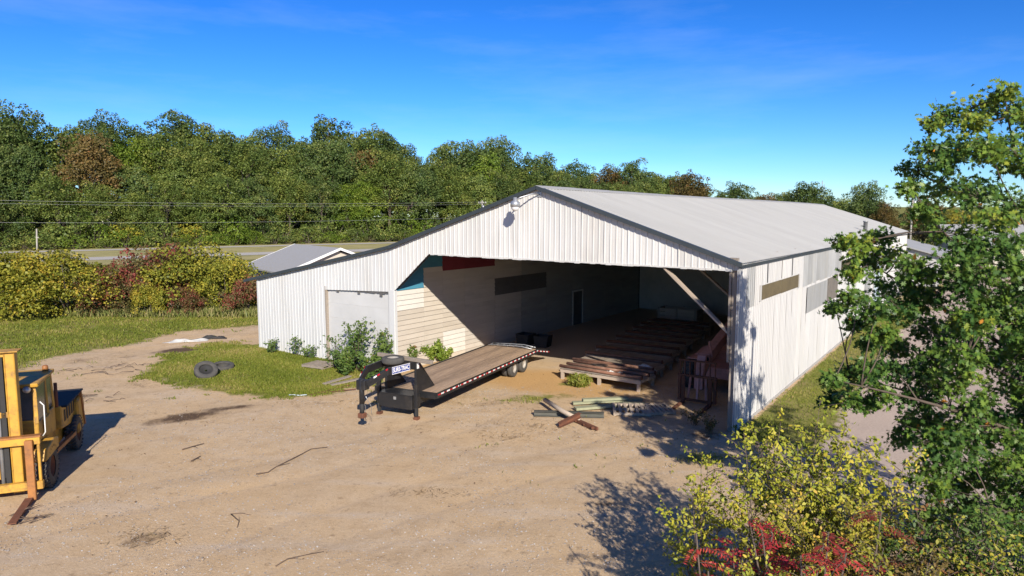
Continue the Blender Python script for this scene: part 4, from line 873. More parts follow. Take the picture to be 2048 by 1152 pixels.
for (cx, cy, a, b_, k) in [(-.1, 21.0, .9, .45, 260), (.8, 22.2, 1.9, .7, 420), (-.7, 25, 2.2, .8, 420), (1.4, 24.0, 1.8, .9, 360), (-4.2, 26.3, 1.9, .6, 260), (-7.2, 25.0, 2.2, .6, 420), (-8.0, 14.2, .7, .5, 300), (-2.3, 16.7, .9, .3, 220), (4.6, 23.2, 1.4, .8, 320), (6.2, 21.4, 1.1, .9, 400), (-15.5, 27.8, 2.2, .5, 420), (-11.4, 23.4, 2.2, .9, 420), (-20.5, 33, 1.8, 1.6, 500), (3.6, 21.2, 1.5, .5, 240), (-19, 30.5, 2.0, 1.4, 260), (-3, 22, 1.8, .7, 200)]:
    k = int(k*.55); rr_ = rng.random(k)**.8*1.25; th_ = rng.random(k)*6.283; SX.append(cx+np.cos(th_)*rr_*a+rng.normal(size=k)*.15); SY.append(cy+np.sin(th_)*rr_*b_+rng.normal(size=k)*.12)
X, Y = np.concatenate(SX), np.concatenate(SY); ax = rng.normal(size=(len(X), 3)); ax[:, 2] *= .25
me = leaf_mesh('straw', np.stack([X, Y, .022+.012*rng.random(len(X))], -1), .08+.14*rng.random(len(X))**2, LANCE*np.array([.4, 1.]), np.tile([0, 0, 1.], (len(X), 1)), .2, ax, .1); me.materials.append(leafmat('dead_straw', [(0, (.16, .10, .05)), (.5, (.28, .19, .09)), (1, (.42, .31, .16))], .1, .9))
o = stuff(link('straw', me)); o['label'] = 'brown dead grass and straw in patches on the dirt'; o['category'] = 'straw'
n = 1300; X = rng.uniform(-20, 7, n); Y = rng.uniform(13, 30, n); ok = wave(X, Y, .8, 5.) > .1; X, Y = X[ok], Y[ok]
me = leaf_mesh('leaf_litter', np.stack([X, Y, np.full(len(X), .03)], -1), (.03+.05*rng.random(len(X))**2), OVAL, np.tile([0, 0, 1.], (len(X), 1)), .35, None, .4); me.materials.append(leafmat('dead_leaf', [(0, (.10, .06, .03)), (.6, (.2, .12, .06)), (1, (.3, .2, .1))], .1, .9))
o = stuff(link('leaf_litter', me)); o['label'] = 'brown dead leaves scattered over the yard'; o['category'] = 'leaves'

# ================================================================== WOODS beyond the highway
def tree_proto(seed, h, rad, z0, ncl, rr, leaf, per=26):
    cl = crown_clumps(h, rad, z0, ncl, rr, seed); P, Nn, T = clump_points(cl, per)
    inner = crown_clumps(h*.93, rad*.7, z0, ncl//3, (rr[0], rr[1]*1.1), seed+50); P2, N2, T2 = clump_points(inner, per*.6)
    P = np.vstack([P, P2]); Nn = np.vstack([Nn, N2]); T = np.concatenate([T, T2])
    me = leaf_mesh('crown', P, leaf*(.6+.8*rng.random(len(P))), QUAD, Nn, .75, None, .3, .55*T+.45*rng.random(len(P)))
    mb = MB(); top = (random.uniform(-.4, .4), random.uniform(-.4, .4), h*.72); limb(mb, (0, 0, -.5), top, h*.018+.06, .08, .03, 8, 7)
    for c in cl[:14]:
        z = z0*.7+(c[2]-z0)*.45+.5; limb(mb, (top[0]*z/h, top[1]*z/h, z), c[:3], .11, .03, .1, 5, 4)
    return me, mb.mesh('trunk')
protos = [tree_proto(11+i, hh, rd, zz, nc, rr, .36, 52) for i, (hh, rd, zz, nc, rr) in enumerate([(20, 6.0, 1.5, 120, (.6, 2.0)), (22, 6.6, 2.0, 130, (.6, 2.1)), (18, 5.4, 1.2, 104, (.5, 1.8)), (21, 5.2, 3.0, 96, (.5, 1.8)), (17, 6.0, 1.0, 112, (.6, 1.9))])]
for me, tk in protos: me.materials.append(LF['oak_forest']); tk.materials.append(M['bark'])
KIND = {'oak_forest': 'tall dark green oak of the woods beyond the highway', 'mid_forest': 'mid green leafy tree of the woods beyond the highway', 'bright': 'bright yellow-green tree at the edge of the woods', 'rusty': 'rusty brown autumn tree of the woods beyond the highway'}
def where(px):
    for a, b_, t_ in ((-999, 20, 'near the far bushes'), (20, 120, 'behind the leaning post'), (120, 190, 'left of the white house'), (190, 290, 'round the white house'), (290, 420, 'behind the red bushes'), (420, 560, 'behind the shed roof'), (560, 720, 'above the shed gable'), (720, 860, 'above the wing roof'), (860, 990, 'by the transformer pole'), (990, 1090, 'behind the gable peak'), (1090, 1250, 'behind the roof ridge'), (1250, 9999, 'beyond the far roof ridge')):
        if a <= px < b_: return t_
WK = {'oak_forest': 'dark green tree', 'mid_forest': 'mid green tree', 'bright': 'bright yellow-green tree', 'rusty': 'rusty brown autumn tree'}
ROWN = {177: 'at the edge of the woods', 186: 'in the second rank of the woods', 197: 'up the wooded slope', 211: 'on the wooded skyline'}
def place_tree(i, x, y, sc_, kind, z=None, label=None, group='trees of the woods beyond the highway', rz=None):
    me, tk = protos[i % len(protos)]; t = thing('tree', label or KIND[kind], 'tree', (x, y, float(hill(np.array(x), np.array(y)))-.1 if z is None else z), rz if rz is not None else random.uniform(0, 6.28), group)
    sz = sc_*random.uniform(.95, 1.08); t.scale = (sc_*random.uniform(.92, 1.12), sc_*random.uniform(.92, 1.12), sz)
    c = link('crown', me, t); c.material_slots[0].link = 'OBJECT'; c.material_slots[0].material = LF[kind]; link('trunk', tk, t); return t
cnt = 0
for n_, step, sc0 in ((177, 7.0, .88), (186, 7.4, 1.06), (197, 7.8, 1.2), (211, 8.2, 1.28)):
    s_al = -34+random.uniform(0, 4)
    while s_al < 222:
        s2 = s_al+random.uniform(-1.8, 1.8); n2 = n_+random.uniform(-2.5, 2.5); p = RD*s2+RN*n2
        px = 1024+FPX*p.x/p.y
        kind = random.choices(['oak_forest', 'mid_forest', 'rusty', 'bright'], [.50, .44, .03, .03])[0]
        if n_ < 190 and 60 < px < 270: kind = random.choice(['rusty', 'mid_forest', 'mid_forest'])
        if n_ < 180 and 680 < px < 770: kind = 'bright'
        if n_ > 190 and 1150 < px: kind = random.choice(['mid_forest', 'mid_forest', 'oak_forest', 'mid_forest', 'rusty'])
        sc1 = sc0*random.uniform(.80, 1.16)*(.90 if s2 < 12 else .94 if s2 < 32 else 1.0 if s2 < 58 else 1.14 if s2 < 108 else 1.06 if s2 < 150 else .96)
        if n_ > 205 and random.random() < .16: sc1 *= 1.18
        place_tree(cnt, p.x, p.y, sc1, kind, None, WK[kind]+' '+ROWN[n_]+', '+where(px)); cnt += 1; s_al += step*random.uniform(.85, 1.15)
# shrubs along the foot of the woods
def bush_proto(seed, h, rad, ncl, rr, leaf, per=40):
    cl = crown_clumps(h, rad, -.3, ncl, rr, seed, 1.); cl[:, 2] = np.clip(cl[:, 2], .25, None); P, Nn, T = clump_points(cl, per); P[:, 2] = np.abs(P[:, 2])
    me = leaf_mesh('foliage', P, leaf*(.6+.8*rng.random(len(P))), QUAD, Nn, .8, None, .3, .5*T+.5*rng.random(len(P)))
    mb = MB()
    for c in cl[:10]: limb(mb, (random.uniform(-.3, .3), random.uniform(-.3, .3), -.1), c[:3], .05, .015, .1, 5, 4)
    return me, mb.mesh('stems')
bpro = [bush_proto(31+i, h_, r_, nc, (.5, 1.1), .27, 60) for i, (h_, r_, nc) in enumerate([(4.2, 2.8, 26), (5.2, 2.6, 28), (3.2, 3.0, 24)])]
for me, tk in bpro: me.materials.append(LF['mid_forest']); tk.materials.append(M['bark'])
s_al = -32; k = 0
while s_al < 215:
    for n0 in (169.5, 173):
        p = RD*(s_al+random.uniform(-1, 1))+RN*(n0+random.uniform(-.8, .8)); me, tk = bpro[k % 3]; kind = random.choices(['mid_forest', 'bright', 'oak_forest', 'yellowgreen'], [.5, .22, .2, .08])[0]
        t = thing('roadside_shrub', {'mid_forest': 'green shrub at the foot of the woods', 'bright': 'bright green shrub at the foot of the woods', 'oak_forest': 'dark green shrub at the foot of the woods', 'yellowgreen': 'yellowing shrub at the foot of the woods'}[kind]+(', front row, ' if n0 < 171 else ', back row, ')+where(1024+FPX*p.x/p.y), 'shrub', (p.x, p.y, float(hill(np.array(p.x), np.array(p.y)))-.05), random.uniform(0, 6.28), 'shrubs at the foot of the woods')
        f = random.uniform(.75, 1.25)*(1 if n0 < 171 else 1.25); t.scale = (f*1.1, f*1.1, f*(.8 if n0 < 171 else 1.1)); c = link('foliage', me, t); c.material_slots[0].link = 'OBJECT'; c.material_slots[0].material = LF[kind]; link('stems', tk, t); k += 1
    s_al += 4.4
# trees behind the roof and down the lane
for i, (px, ty, d, kind, lb, f) in enumerate([(1380, 350, 205, 'rusty', 'round olive-brown tree above the barn ridge', 1), (1475, 372, 190, 'oak_forest', 'lone round dark tree above the barn roof', 1), (1532, 392, 190, 'rusty', 'small brownish tree behind the barn roof', .8), (1572, 388, 200, 'mid_forest', 'green tree between the brownish tree and the antenna', 1),
        (1615, 374, 180, 'oak_forest', 'tall dark tree beside the antenna mast', 1), (1660, 393, 190, 'oak_forest', 'low dark tree right of the antenna mast', 1.1), (1735, 372, 130, 'oak_forest', 'tall airy dark tree near the far end of the barn', .9), (1700, 400, 150, 'mid_forest', 'mid green tree behind the far end of the barn', 1), (1772, 410, 125, 'rusty', 'brownish low tree behind the far end of the barn', .9),
        (1850, 405, 105, 'rusty', 'reddish tree beside the utility pole', .8), (1905, 420, 100, 'yellowgreen', 'yellow-green tree down the lane', .9), (1960, 415, 110, 'mid_forest', 'green tree down the lane behind the oak', .9), (2040, 400, 120, 'mid_forest', 'green tree beyond the grey-roofed building', 1), (1630, 398, 210, 'rusty', 'brownish distant tree behind the antenna', 1), (1560, 396, 230, 'oak_forest', 'dark distant tree between two brownish ones', 1), (1505, 395, 240, 'mid_forest', 'low distant tree behind the lone round tree', 1.2), (1440, 398, 250, 'mid_forest', 'low distant green tree beside the lone round tree', 1.)]):
    top = D(px, ty, d); h0 = (20, 22, 18, 21, 17)[i % 5]
    hz_ = float(hill(np.array(top.x), np.array(top.y))); t = place_tree(i, top.x, top.y, 1, kind if kind in KIND else 'mid_forest', hz_-.1, lb, 'trees behind the barn')
    q = 1.12*(top.z-hz_)/h0; t.scale = (q*f*1.05, q*f*1.05, q)
    if kind == 'yellowgreen': t.children[0].material_slots[0].material = LF['yellowgreen']
# ================================================================== BUSHES behind the lawn
big = [bush_proto(61+i, h_, r_, nc, (.25, .85), .15, 300) for i, (h_, r_, nc) in enumerate([(4.2, 2.9, 110), (4.6, 3.0, 120), (3.4, 2.5, 84)])]
for me, tk in big: me.materials.append(LF['yellowgreen']); tk.materials.append(M['bark'])
for (px, py, top, wd, kind, v, lb) in [(40, 634, 512, 1.0, 'yellowgreen', 0, 'dense yellow-green bush standing at the left end of the lawn'), (135, 632, 508, 1.0, 'yellowgreen', 1, 'tall golden-green bush next to the red-leaved bushes'), (-60, 636, 515, 1.1, 'yellowgreen', 2, 'yellow-green bush at the far lawn corner'), (215, 628, 545, .9, 'redbush', 2, 'low reddish bush between the golden and the tall red bush'), (265, 622, 525, .9, 'redbush', 0, 'reddish bush with thin crimson twigs behind the lawn'), (330, 612, 496, 1.0, 'redbush', 1, 'tallest red-leaved bush, crimson at its crown'), (400, 618, 498, 1.0, 'yellowgreen', 0, 'tall lime bush between the red bush and the shed'), (455, 622, 520, .9, 'yellowgreen', 1, 'lime bush close to the barn wing'), (500, 628, 560, .8, 'redbush', 2, 'low reddish bush against the barn wing'), (375, 632, 580, .7, 'redbush', 2, 'low crimson bush before the lime bush'), (300, 632, 575, .7, 'yellowgreen', 2, 'low olive bush at the foot of the red bushes')]:
    b0 = G(px, py); me, tk = big[v]; h0 = (4.2, 4.6, 3.4)[v]
    zt = CAM_H-b0.y*math.tan(PITCH+math.atan((top-576)/FPX)); q = zt/h0
    t = thing('bush', lb, 'bush', b0, random.uniform(0, 6.28), 'bushes behind the lawn'); q *= 1.08; t.scale = (q*wd*1.05, q*wd*1.05, q)
    c = link('foliage', me, t); c.material_slots[0].link = 'OBJECT'; c.material_slots[0].material = LF[kind]; link('stems', tk, t)
# tall weeds at the lawn's far edge
n = 5200; px = rng.uniform(-20, 525, n); py = 624+12*rng.random(n)
P = np.array([G(a, b_) for a, b_ in zip(px, py)]); s = .3+.5*rng.random(n); P[:, 2] = s*.4
me = leaf_mesh('tall_weeds', P, s, LANCE*np.array([.5, 1.]), np.stack([rng.normal(size=n), rng.normal(size=n), np.zeros(n)], -1), .2, np.stack([rng.normal(size=n)*.3, rng.normal(size=n)*.3, np.ones(n)], -1), .1); me.materials.append(leafmat('weed_stalk', [(0, (.10, .13, .03)), (.6, (.2, .2, .06)), (1, (.34, .27, .13))], .2))
o = stuff(link('tall_weeds', me)); o['label'] = 'tall dry weeds along the foot of the bushes'; o['category'] = 'weeds'

# ================================================================== small shed and far buildings, poles, wires
sh_ = thing('small_shed', 'pale blue shed with grey shingled gable roof behind the barn wing', 'shed', (-16.8, 58.6, 0), R(38))
sw, sl = 4.3, 4.6
MB().box((-sw, -sl, 0), (sw, sl, 2.65)).build('wall', M['bluewall'], sh_)
MB().prism([(-sw, 2.66), (sw, 2.66), (0, 4.15)], 1, -sl+.02, sl-.02).build('gable', M['tan'], sh_)
for s in (-1, 1):
    rfm = MB().prism([(s*(sw+.45), 2.50), (0, 4.30), (0, 4.42), (s*(sw+.45), 2.62)], 1, -sl-.4, sl+.4).build('roof_slope', M['shingle'], sh_)
    for yy in (-sl-.43, sl+.40): MB().prism([(s*(sw+.45), 2.44), (0, 4.24), (0, 4.44), (s*(sw+.45), 2.64)], 1, yy, yy+.03).build('barge_board', M['white'], sh_)
for yy in (-2.5, 1.5): MB().box((sw, yy, .9), (sw+.03, yy+1.0, 1.9)).build('window', M['glass'], sh_)
MB().box((-.9, -sl-.03, 0), (.9, -sl, 2.2)).build('door', M['white'], sh_)
an = thing('annex_shed', 'low white-roofed annex beyond the far end of the barn', 'shed', W(-4.5, 57), TH)
MB().box((-7, 0, 0), (7, 14, 3.0)).build('wall', M['side'], an); 
for s in (-1, 1): MB().prism([(s*7.4, 2.95), (0, 5.0), (0, 5.1), (s*7.4, 3.05)], 1, -.4, 14.4).build('roof_slope', M['roof'], an)
MB().prism([(-7, 3.0), (7, 3.0), (0, 4.95)], 1, .02, 13.98).build('gable', M['side'], an)
fb = thing('grey_roofed_building', 'grey-roofed low building far down the lane', 'building', D(2035, 470, 95)-Vector((0, 0, D(2035, 470, 95).z)), R(-20))
MB().box((-9, -5, 0), (9, 5, 3.2)).build('wall', M['tan'], fb)
for s in (-1, 1): MB().prism([(s*5.6, 3.0), (0, 5.6), (0, 5.75), (s*5.6, 3.15)], 0, -9.5, 9.5).build('roof_slope', M['shingle'], fb)
for xx in (-6, -2, 2, 6): MB().box((xx-.6, -5.04, 1.0), (xx+.6, -5.0, 2.2)).build('window', M['glass'], fb)
wh = thing('white_house', 'tiny white house with red-brown roof half hidden in the woods', 'house', D(228, 418, 168)-Vector((0, 0, 3)), R(-20)); 
MB().box((-2.4, -2, -2), (2.4, 2, 2.6)).build('wall', M['white'], wh); MB().prism([(-2.8, 2.5), (2.8, 2.5), (0, 4.4)], 1, -2.3, 2.3).build('roof', M['rust'], wh); MB().box((-.5, -2.04, .6), (.5, -2.0, 1.8)).build('window', M['glass'], wh)
def pole(name, lb, base, h, arm=True):
    t = thing(name, lb, 'utility pole', base); MB().tube([(0, 0, 0), (0, 0, h)], [.16, .11], 8).build('pole', M['pole'], t, True)
    if arm:
        MB().box((-1.2, -.06, h-.5), (1.2, .06, h-.38)).build('crossarm', M['pole'], t)
        for xx in (-1.1, -.4, .4, 1.1): MB().tube([(xx, 0, h-.38), (xx, 0, h-.2)], .04, 6).build('insulator', M['white'], t)
        MB().lathe([(h-1.6, .001), (h-1.6, .24), (h-.8, .24), (h-.8, .001)], 2, (.32, 0, 0), 10).build('transformer', M['steel'], t, True)
    return t
P1 = Vector((-5.2, 120, 0)); pole('utility_pole', 'utility pole with transformer showing above the left roof slope', P1, 9.6).rotation_euler = (0, 0, R(-55))
P0 = P1-RD*95; P2 = P1+RD*90
pole('utility_pole', 'utility pole down the lane past the far barn end', D(1822, 455, 100)-Vector((0, 0, D(1822, 455, 100).z)), 10.0)
for k, (z0, dx, lb) in enumerate(((9.35, -.5, 'upper power line along the highway'), (9.0, .5, 'second power line just below the upper one'), (6.75, 0, 'lowest cable strung along the highway'))):
    wv = thing('power_line', lb, 'wire', (0, 0, 0)); pts = []
    for a, b_ in ((P0, P1), (P1, P2)):
        for i in range(13):
            f = i/12; p = a.lerp(b_, f); pts.append(p+RN*dx+Vector((0, 0, z0-.7*4*f*(1-f))))
    MB().tube(pts, .010, 4).build('wire', M['wire'], wv)
po = thing('leaning_post', 'bare leaning wooden post on the highway verge', 'post', D(73, 500, 104)-Vector((0, 0, D(73, 500, 104).z))); MB().tube([(0, 0, 0), (.25, 0, 5.0)], [.12, .10], 8).build('post', M['pole'], po, True); MB().box((.05, -.05, 3.6), (.5, .05, 3.75)).build('bracket', M['pole'], po)
ant = thing('antenna_mast', 'thin antenna mast rising above the trees behind the roof', 'antenna', D(1643, 400, 195)-Vector((0, 0, D(1643, 400, 195).z)))
MB().tube([(0, 0, 0), (0, 0, 16.8)], .10, 6).build('mast', M['steel'], ant)
for zz in (14.2, 15.2, 16.1): MB().box((-.7, -.04, zz), (.7, .04, zz+.08)).build('antenna_arm', M['steel'], ant)
for zz in (14.2, 15.2): 
    for s in (-1, 1): MB().tube([(s*.65, 0, zz-.5), (s*.65, 0, zz+.6)], .06, 6).build('dipole', M['steel'], ant)
# ================================================================== NEAR VEGETATION
# oak by the lane: limbs to leaf sprays, spray centres placed in the crown
oak = thing('oak_tree', 'large leafy oak tree beside the gravel lane', 'tree', (10.6, 12.4, 0))
OB = Vector((10.6, 12.4, 0)); sprays = []
for (px, py, r) in [(2010, 195, 40), (1965, 225, 42), (1905, 235, 38), (1868, 250, 22), (1872, 300, 42), (1930, 300, 55), (1835, 345, 38), (1822, 380, 25), (1885, 385, 55), (1960, 390, 65), (2030, 300, 60), (2035, 420, 60), (1852, 430, 34), (1920, 470, 60), (1990, 510, 62), (1895, 330, 45), (1980, 300, 50),
        (1692, 485, 26), (1728, 490, 38), (1768, 478, 34), (1745, 530, 44), (1790, 520, 45), (1712, 548, 28), (1790, 575, 48), (1835, 540, 45), (1672, 618, 24), (1712, 602, 32), (1755, 622, 40), (1715, 650, 24), (1805, 625, 50), (1850, 600, 48), (1770, 668, 36), (1740, 690, 26), (1805, 700, 34), (1862, 660, 40),
        (1668, 760, 24), (1700, 752, 34), (1745, 745, 40), (1790, 740, 45), (1670, 800, 24), (1705, 800, 34), (1740, 812, 32), (1840, 745, 50), (1850, 800, 50), (1885, 740, 55), (1765, 790, 28), (1815, 880, 34), (1840, 850, 40)]:
    sprays.append((px, py, r, random.uniform(12.0, 14.0)))
for gx in range(1880, 2100, 42):
    for gy in range(540, 1110, 44):
        if 1925 < gx < 1965 and 545 < gy < 600: continue
        if gx < 1900 and 600 < gy < 700: continue
        if random.random() < .08: continue
        sprays.append((gx+random.uniform(-18, 18), gy+random.uniform(-18, 18), random.uniform(42, 66), random.uniform(11.2, 13.4)))
C3 = []
for (px, py, r, d) in sprays:
    c = D(px, py, d); C3.append((c.x, c.y, c.z, r*d/FPX*1.08))
for gx in range(1890, 2100, 50):
    for gy in range(250, 540, 50):
        if random.random() < .28 or gx-1890 < (480-gy)*.18: continue
        d = random.uniform(11.4, 13.6); c = D(gx+random.uniform(-20, 20), gy+random.uniform(-20, 20), d); C3.append((c.x, c.y, c.z, random.uniform(.36, .55)))
NV = len(C3)
for i in range(46):        # the rest of the crown, to the right of the picture
    a = random.uniform(-2.2, .35); rr = random.uniform(.6, 2.4); C3.append((10.9+rr*math.cos(a)*.8, 11.9+rr*math.sin(a), random.uniform(2.2, 8.0)*(1-.06*rr), random.uniform(.45, .65)))
C3 = np.array(C3)
P, T, AX = [], [], []
mbk = MB()
# main limbs run to spread-out spray centres; every other spray hangs on the nearest limb
lim = [0]
while len(lim) < 22:
    dmin = np.min(np.linalg.norm(C3[:, None, :3]-C3[lim][None, :, :3], axis=2), axis=1); lim.append(int(np.argmax(dmin)))
LP = []
for i in lim:
    c = Vector(C3[i, :3]); zr = min(max(c.z*.62, 1.5), 7.2); LP += limb(mbk, OB+Vector((0, 0, zr)), c, .05, .010, .10, 6, 9)
LPn = np.array([tuple(p) for p in LP])
for ci, (x, y, z, r) in enumerate(C3):
    c = Vector((x, y, z)); d2 = np.linalg.norm(LPn-np.array(c), axis=1)+np.where(LPn[:, 2] > z+.3, .6, 0); root = Vector(LPn[int(np.argmin(d2))])
    if (c-root).length > .1: limb(mbk, root, c, .016, .007, .10, 4, 5)
    out = (c-OB-Vector((0, 0, z*.8))).normalized(); tone = rng.random()
    for k in range(int((15+r*38) if ci < NV else 12)):
        d = rng.normal(size=3); d /= np.linalg.norm(d); d[2] *= .65; tip = np.array(c)+d*r*(.5+.6*rng.random())+np.array(out)*r*.3
        start = np.array(c)+d*r*.12
        if k % 2 == 0: mbk.tube([start, (start+tip)/2+np.array([0, 0, .03]), tip], [.006, .004, .002], 3, False)
        m_ = int(7+4*rng.random()); f = .3+.75*rng.random(m_)
        P.append(start+(tip-start)*f[:, None]+rng.normal(size=(m_, 3))*.055); T.append(np.clip(tone*.45+.5*rng.random(m_)+(.10 if z > 6 else 0), 0, 1)); AX.append(np.tile(d*.8+np.array([0, 0, -.45]), (m_, 1)))
P = np.vstack(P)-np.array(OB); T = np.where(rng.random(len(P)) < .003, .97, np.minimum(np.concatenate(T), .90)-.04); AX = np.vstack(AX)
me = leaf_mesh('crown', P, .112*(.7+.6*rng.random(len(P))), OAK, np.tile([.15, -.75, .6], (len(P), 1)), .7, AX, .3, T); me.materials.append(LF['oak']); link('crown', me, oak)
mbk.v = [tuple(Vector(v)-OB) for v in mbk.v]; mbk.build('branches', M['twig'], oak, True)
MB().tube([(0, 0, -.2), (.05, .05, 1.2), (-.05, .1, 3.5), (0, .05, 6.), (.05, 0, 8.6)], [.28, .22, .17, .10, .03], 10).build('trunk', M['bark'], oak, True)
print('oak leaves', len(P))

def shrub(name, lb, cat, base, h, spread, nst, mt, leaf, shape=OVAL, ntw=9, nlf=6, group=None, lean=(0, 0), stem_r=.014, droop=.0, tmat='twig', twl=.45, seed=0, start=.25):
    base = Vector(base); t = thing(name, lb, cat, base, 0, group); mb = MB(); P, AX, T = [], [], []
    rs = random.Random(seed)
    for i in range(nst):
        a = 2*math.pi*(i+rs.random())/nst; sp = spread*rs.uniform(.25, 1.); hh = h*rs.uniform(.7, 1.03)*(1-.18*sp/spread)
        top = Vector((math.cos(a)*sp+lean[0], math.sin(a)*sp+lean[1], hh)); mid = top*.5+Vector((-math.cos(a)*sp*.18, -math.sin(a)*sp*.18, h*.06)); st = Vector((rs.uniform(-.1, .1), rs.uniform(-.1, .1), -.03))
        cv = [st.lerp(mid, f)*(1-f)+mid.lerp(top, f)*f for f in [k/8 for k in range(9)]]
        mb.tube(cv, [stem_r*(1-.8*k/8) for k in range(9)], 5)
        tone = rs.random()
        for k in range(ntw):
            f = start+(1-start)*(k+rs.random())/ntw; q = cv[min(int(f*8), 7)].lerp(cv[min(int(f*8)+1, 8)], f*8-int(f*8)) if f < 1 else cv[8]
            b2 = rs.uniform(0, 6.28); L = twl*(1.15-f*.7)*rs.uniform(.6, 1.2)*min(1.3, h/2.2); tip = q+Vector((math.cos(b2)*L, math.sin(b2)*L, L*rs.uniform(.15, .9)-droop*L))
            mb.tube([q, q.lerp(tip, .5)+Vector((0, 0, L*.06)), tip], [stem_r*.4, stem_r*.3, stem_r*.12], 3, False)
            d = np.array(tip-q)
            for m_ in range(nlf):
                ff = .15+.9*(m_+rs.random())/nlf; P.append(np.array(q)+d*ff+rng.normal(size=3)*leaf*.45); AX.append(d/np.linalg.norm(d)*.5+rng.normal(size=3)*.5+np.array([0, 0, -.25])); T.append(np.clip(.35*tone+.25*f+.45*rs.random(), 0, 1))
    P = np.array(P); me = leaf_mesh('foliage', P, leaf*(.65+.7*rng.random(len(P))), shape, np.tile([.15, -.7, .6], (len(P), 1)), .7, np.array(AX), .3, np.array(T)); me.materials.append(mt); link('foliage', me, t)
    mb.build('stems', M[tmat], t, True); return t
def sumac(lb, base, h, nst, spread, seed=0, kind='sumac'):
    base = Vector(base); t = thing('sumac', lb, 'shrub', base, 0, 'sumac shrubs'); rs = random.Random(seed); mb = MB(); P, AX, S, T, NR = [], [], [], [], []
    for i in range(nst):
        a = 2*math.pi*(i+rs.random())/nst; sp = spread*rs.uniform(.3, 1); top = Vector((math.cos(a)*sp, math.sin(a)*sp, h*rs.uniform(.72, 1.05))); mb.tube([Vector((0, 0, -.03)), top*.5+Vector((0, 0, .12)), top], [.022, .016, .010], 5)
        tone = rs.random()
        for k in range(8):
            b2 = rs.uniform(0, 6.28); L = rs.uniform(.30, .5); q = top*rs.uniform(.62, 1.0); dv = Vector((math.cos(b2), math.sin(b2), rs.uniform(-.05, .55))); pts = [q+dv*L*f+Vector((0, 0, -.38*L*f*f)) for f in (0, .25, .5, .75, 1.)]
            mb.tube(pts, [.005, .004, .0035, .003, .002], 3, False); side = dv.cross(Vector((0, 0, 1))).normalized()
            for m_ in range(11):
                f = .12+.88*m_/10; p = q+dv*L*f+Vector((0, 0, -.38*L*f*f))
                for s in (-1, 1):
                    ax = np.array(side)*s+np.array(dv)*.45+np.array([0, 0, -.35]); P.append(np.array(p)+ax*.045); AX.append(ax); T.append(np.clip(.25+.55*tone+.25*rs.random(), 0, 1)); S.append(.085*(1.1-.5*abs(f-.4)))
    me = leaf_mesh('foliage', np.array(P), np.array(S), LANCE*np.array([1.15, 1.]), np.tile([0, -.2, .9], (len(P), 1)), .3, np.array(AX), .2, np.array(T)); me.materials.append(LF[kind]); link('foliage', me, t); mb.build('stems', M['twig'], t, True)
def top_base(px, py, d): p = D(px, py, d); return (p.x, p.y, 0), p.z
for k, (px, py, d, sp, n_, mt, lf, lb) in enumerate([(1610, 850, 10.6, 1.15, 15, 'sapling', .066, 'tall yellow-green sapling clump standing nearest the barn corner'), (1530, 890, 10.2, .8, 8, 'sapling', .064, 'yellow-green sapling leaning towards the barn corner'), (1700, 905, 10.4, .8, 8, 'sapling', .066, 'thin yellow-green sapling beside the lane shadow'), (1405, 935, 10.9, .55, 6, 'sapling', .06, 'low spreading sapling reaching over the yard'), (1765, 930, 10.0, .6, 7, 'sapling', .062, 'slender sapling between the tall clump and the oak'),
        (1660, 1010, 9.2, 1.0, 13, 'yellowgreen', .058, 'dense olive shrub behind the sumac'), (1790, 1010, 9.3, 1.0, 13, 'yellowgreen', .056, 'olive shrub under the oak boughs'), (1900, 1030, 9.0, 1.0, 13, 'weed', .056, 'green shrub beneath the oak'), (2000, 1010, 9.2, 1.0, 13, 'weed', .058, 'dark green shrub at the foot of the oak'), (1830, 1085, 8.4, .9, 12, 'rusty', .05, 'brownish thin-leaved shrub among the green ones'), (1720, 1090, 8.2, .9, 12, 'yellowgreen', .052, 'golden shrub right of the red sumac'), (1960, 1095, 8.3, .9, 12, 'yellowgreen', .052, 'pale yellow-green shrub below the oak'), (2050, 1085, 8.6, .9, 12, 'bright', .056, 'bright green shrub at the hedge end'), (1600, 1115, 8.0, .8, 10, 'sapling', .05, 'yellow shrub mixed with the red sumac')]):
    b0, z = top_base(px, py, d); shrub('sapling' if mt == 'sapling' else 'hedge_shrub', lb, 'shrub', b0, z*(1.16 if k < 5 else 1.08), sp, n_, LF[mt], lf*1.12, OVAL, 24 if k < 5 else 30, 12, 'hedge plants beside the yard', stem_r=.017, twl=.5, seed=100+k, start=.22)
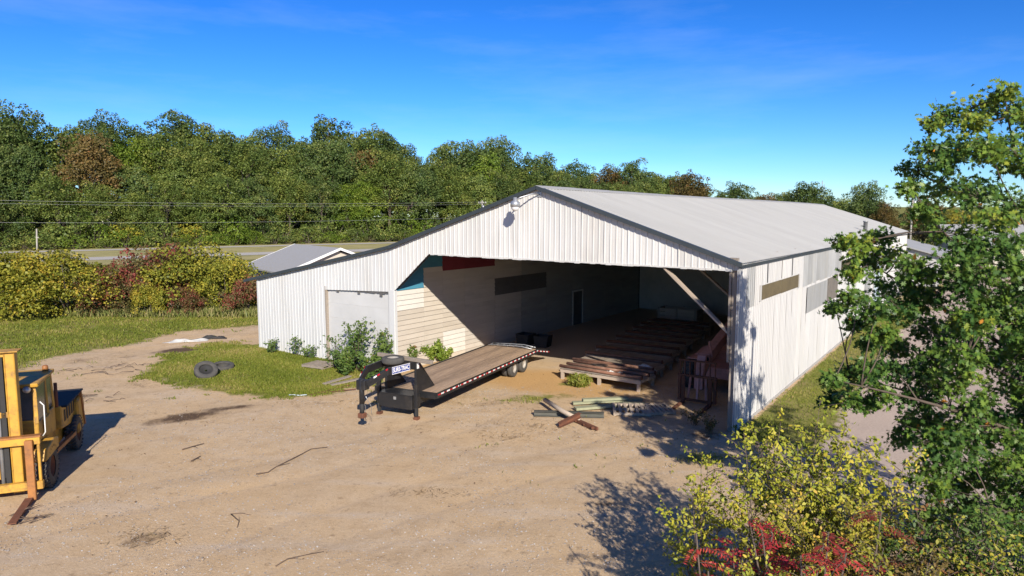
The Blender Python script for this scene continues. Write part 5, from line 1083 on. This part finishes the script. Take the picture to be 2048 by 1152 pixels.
for k, (px, py, d, n_, sp, lb) in enumerate([(1500, 1045, 8.9, 4, .6, 'red sumac with crimson leaves at the yard edge'), (1590, 1040, 8.6, 4, .6, 'taller red sumac beside the yellow saplings'), (1440, 1100, 8.3, 4, .6, 'low crimson sumac reaching over the dirt'), (1540, 1130, 7.9, 4, .6, 'crimson sumac in front of the olive shrub'), (1640, 1085, 8.0, 3, .5, 'small red sumac among yellow shrubs'), (1735, 1035, 8.9, 3, .3, 'single scarlet sumac sprig in the olive shrub')]):
    b0, z = top_base(px, py, d); sumac(lb, b0, z, n_, sp, 40+k)
# weeds and vines at the barn wing
for k, (px, py, top, sp, n_, mt, lf, lb) in enumerate([(715, 742, 625, .7, 8, 'weed', .12, 'tall weedy shrub before the white wing door'), (765, 748, 648, .6, 7, 'weed', .12, 'bushy weed beside the corner post'), (672, 738, 660, .6, 6, 'weed', .11, 'weed at the left jamb of the wing door'), (690, 752, 690, .9, 9, 'weed', .12, 'low leafy weeds under the wing door'), (745, 760, 700, .8, 9, 'weed', .12, 'low weeds behind the spare wheel'), (855, 725, 676, .75, 15, 'bright', .13, 'bright green vine clump against the siding'), (815, 735, 686, .6, 10, 'weed', .12, 'weed clump at the foot of the beige siding'), (885, 722, 696, .6, 9, 'bright', .12, 'low bright weed beside the trailer deck'), (592, 712, 668, .4, 5, 'weed', .11, 'small weed against the white wing wall'), (545, 706, 680, .6, 7, 'weed', .11, 'low weeds at the wing corner'), (620, 718, 690, .4, 5, 'weed', .11, 'low weed in front of the wing wall'), (1160, 772, 752, .5, 26, 'grass', .16, 'green weed tuft in front of the sunlit rack')]):
    b0 = G(px, py); zt = CAM_H-b0.y*math.tan(PITCH+math.atan((top-576)/FPX))
    shrub('weed', lb, 'weed', b0, max(zt, .4), sp, n_, LF[mt], lf, LANCE if mt == 'grass' else OVAL, 15 if k not in (2, 8, 9, 10) else 7, 9 if k not in (2, 8, 9, 10) else 5, 'weeds round the barn', stem_r=.014, twl=.45 if k not in (2, 8, 9, 10) else .8, seed=200+k, start=.1)
# dry weed tangle at the foot of the side wall corner
for k, (x, y, lb) in enumerate(((-.6, -.5, 'dry weed tangle at the barn corner post'), (-1.3, .1, 'dead weeds beside the telehandler forks'), (.5, -.6, 'scrubby weeds at the corner of the side wall'))):
    shrub('dry_weed', lb, 'weed', W(x, y), .6, .55, 10, LF['rusty' if k < 2 else 'weed'], .07, OVAL, 7, 4, 'weeds round the barn', stem_r=.008, seed=300+k)
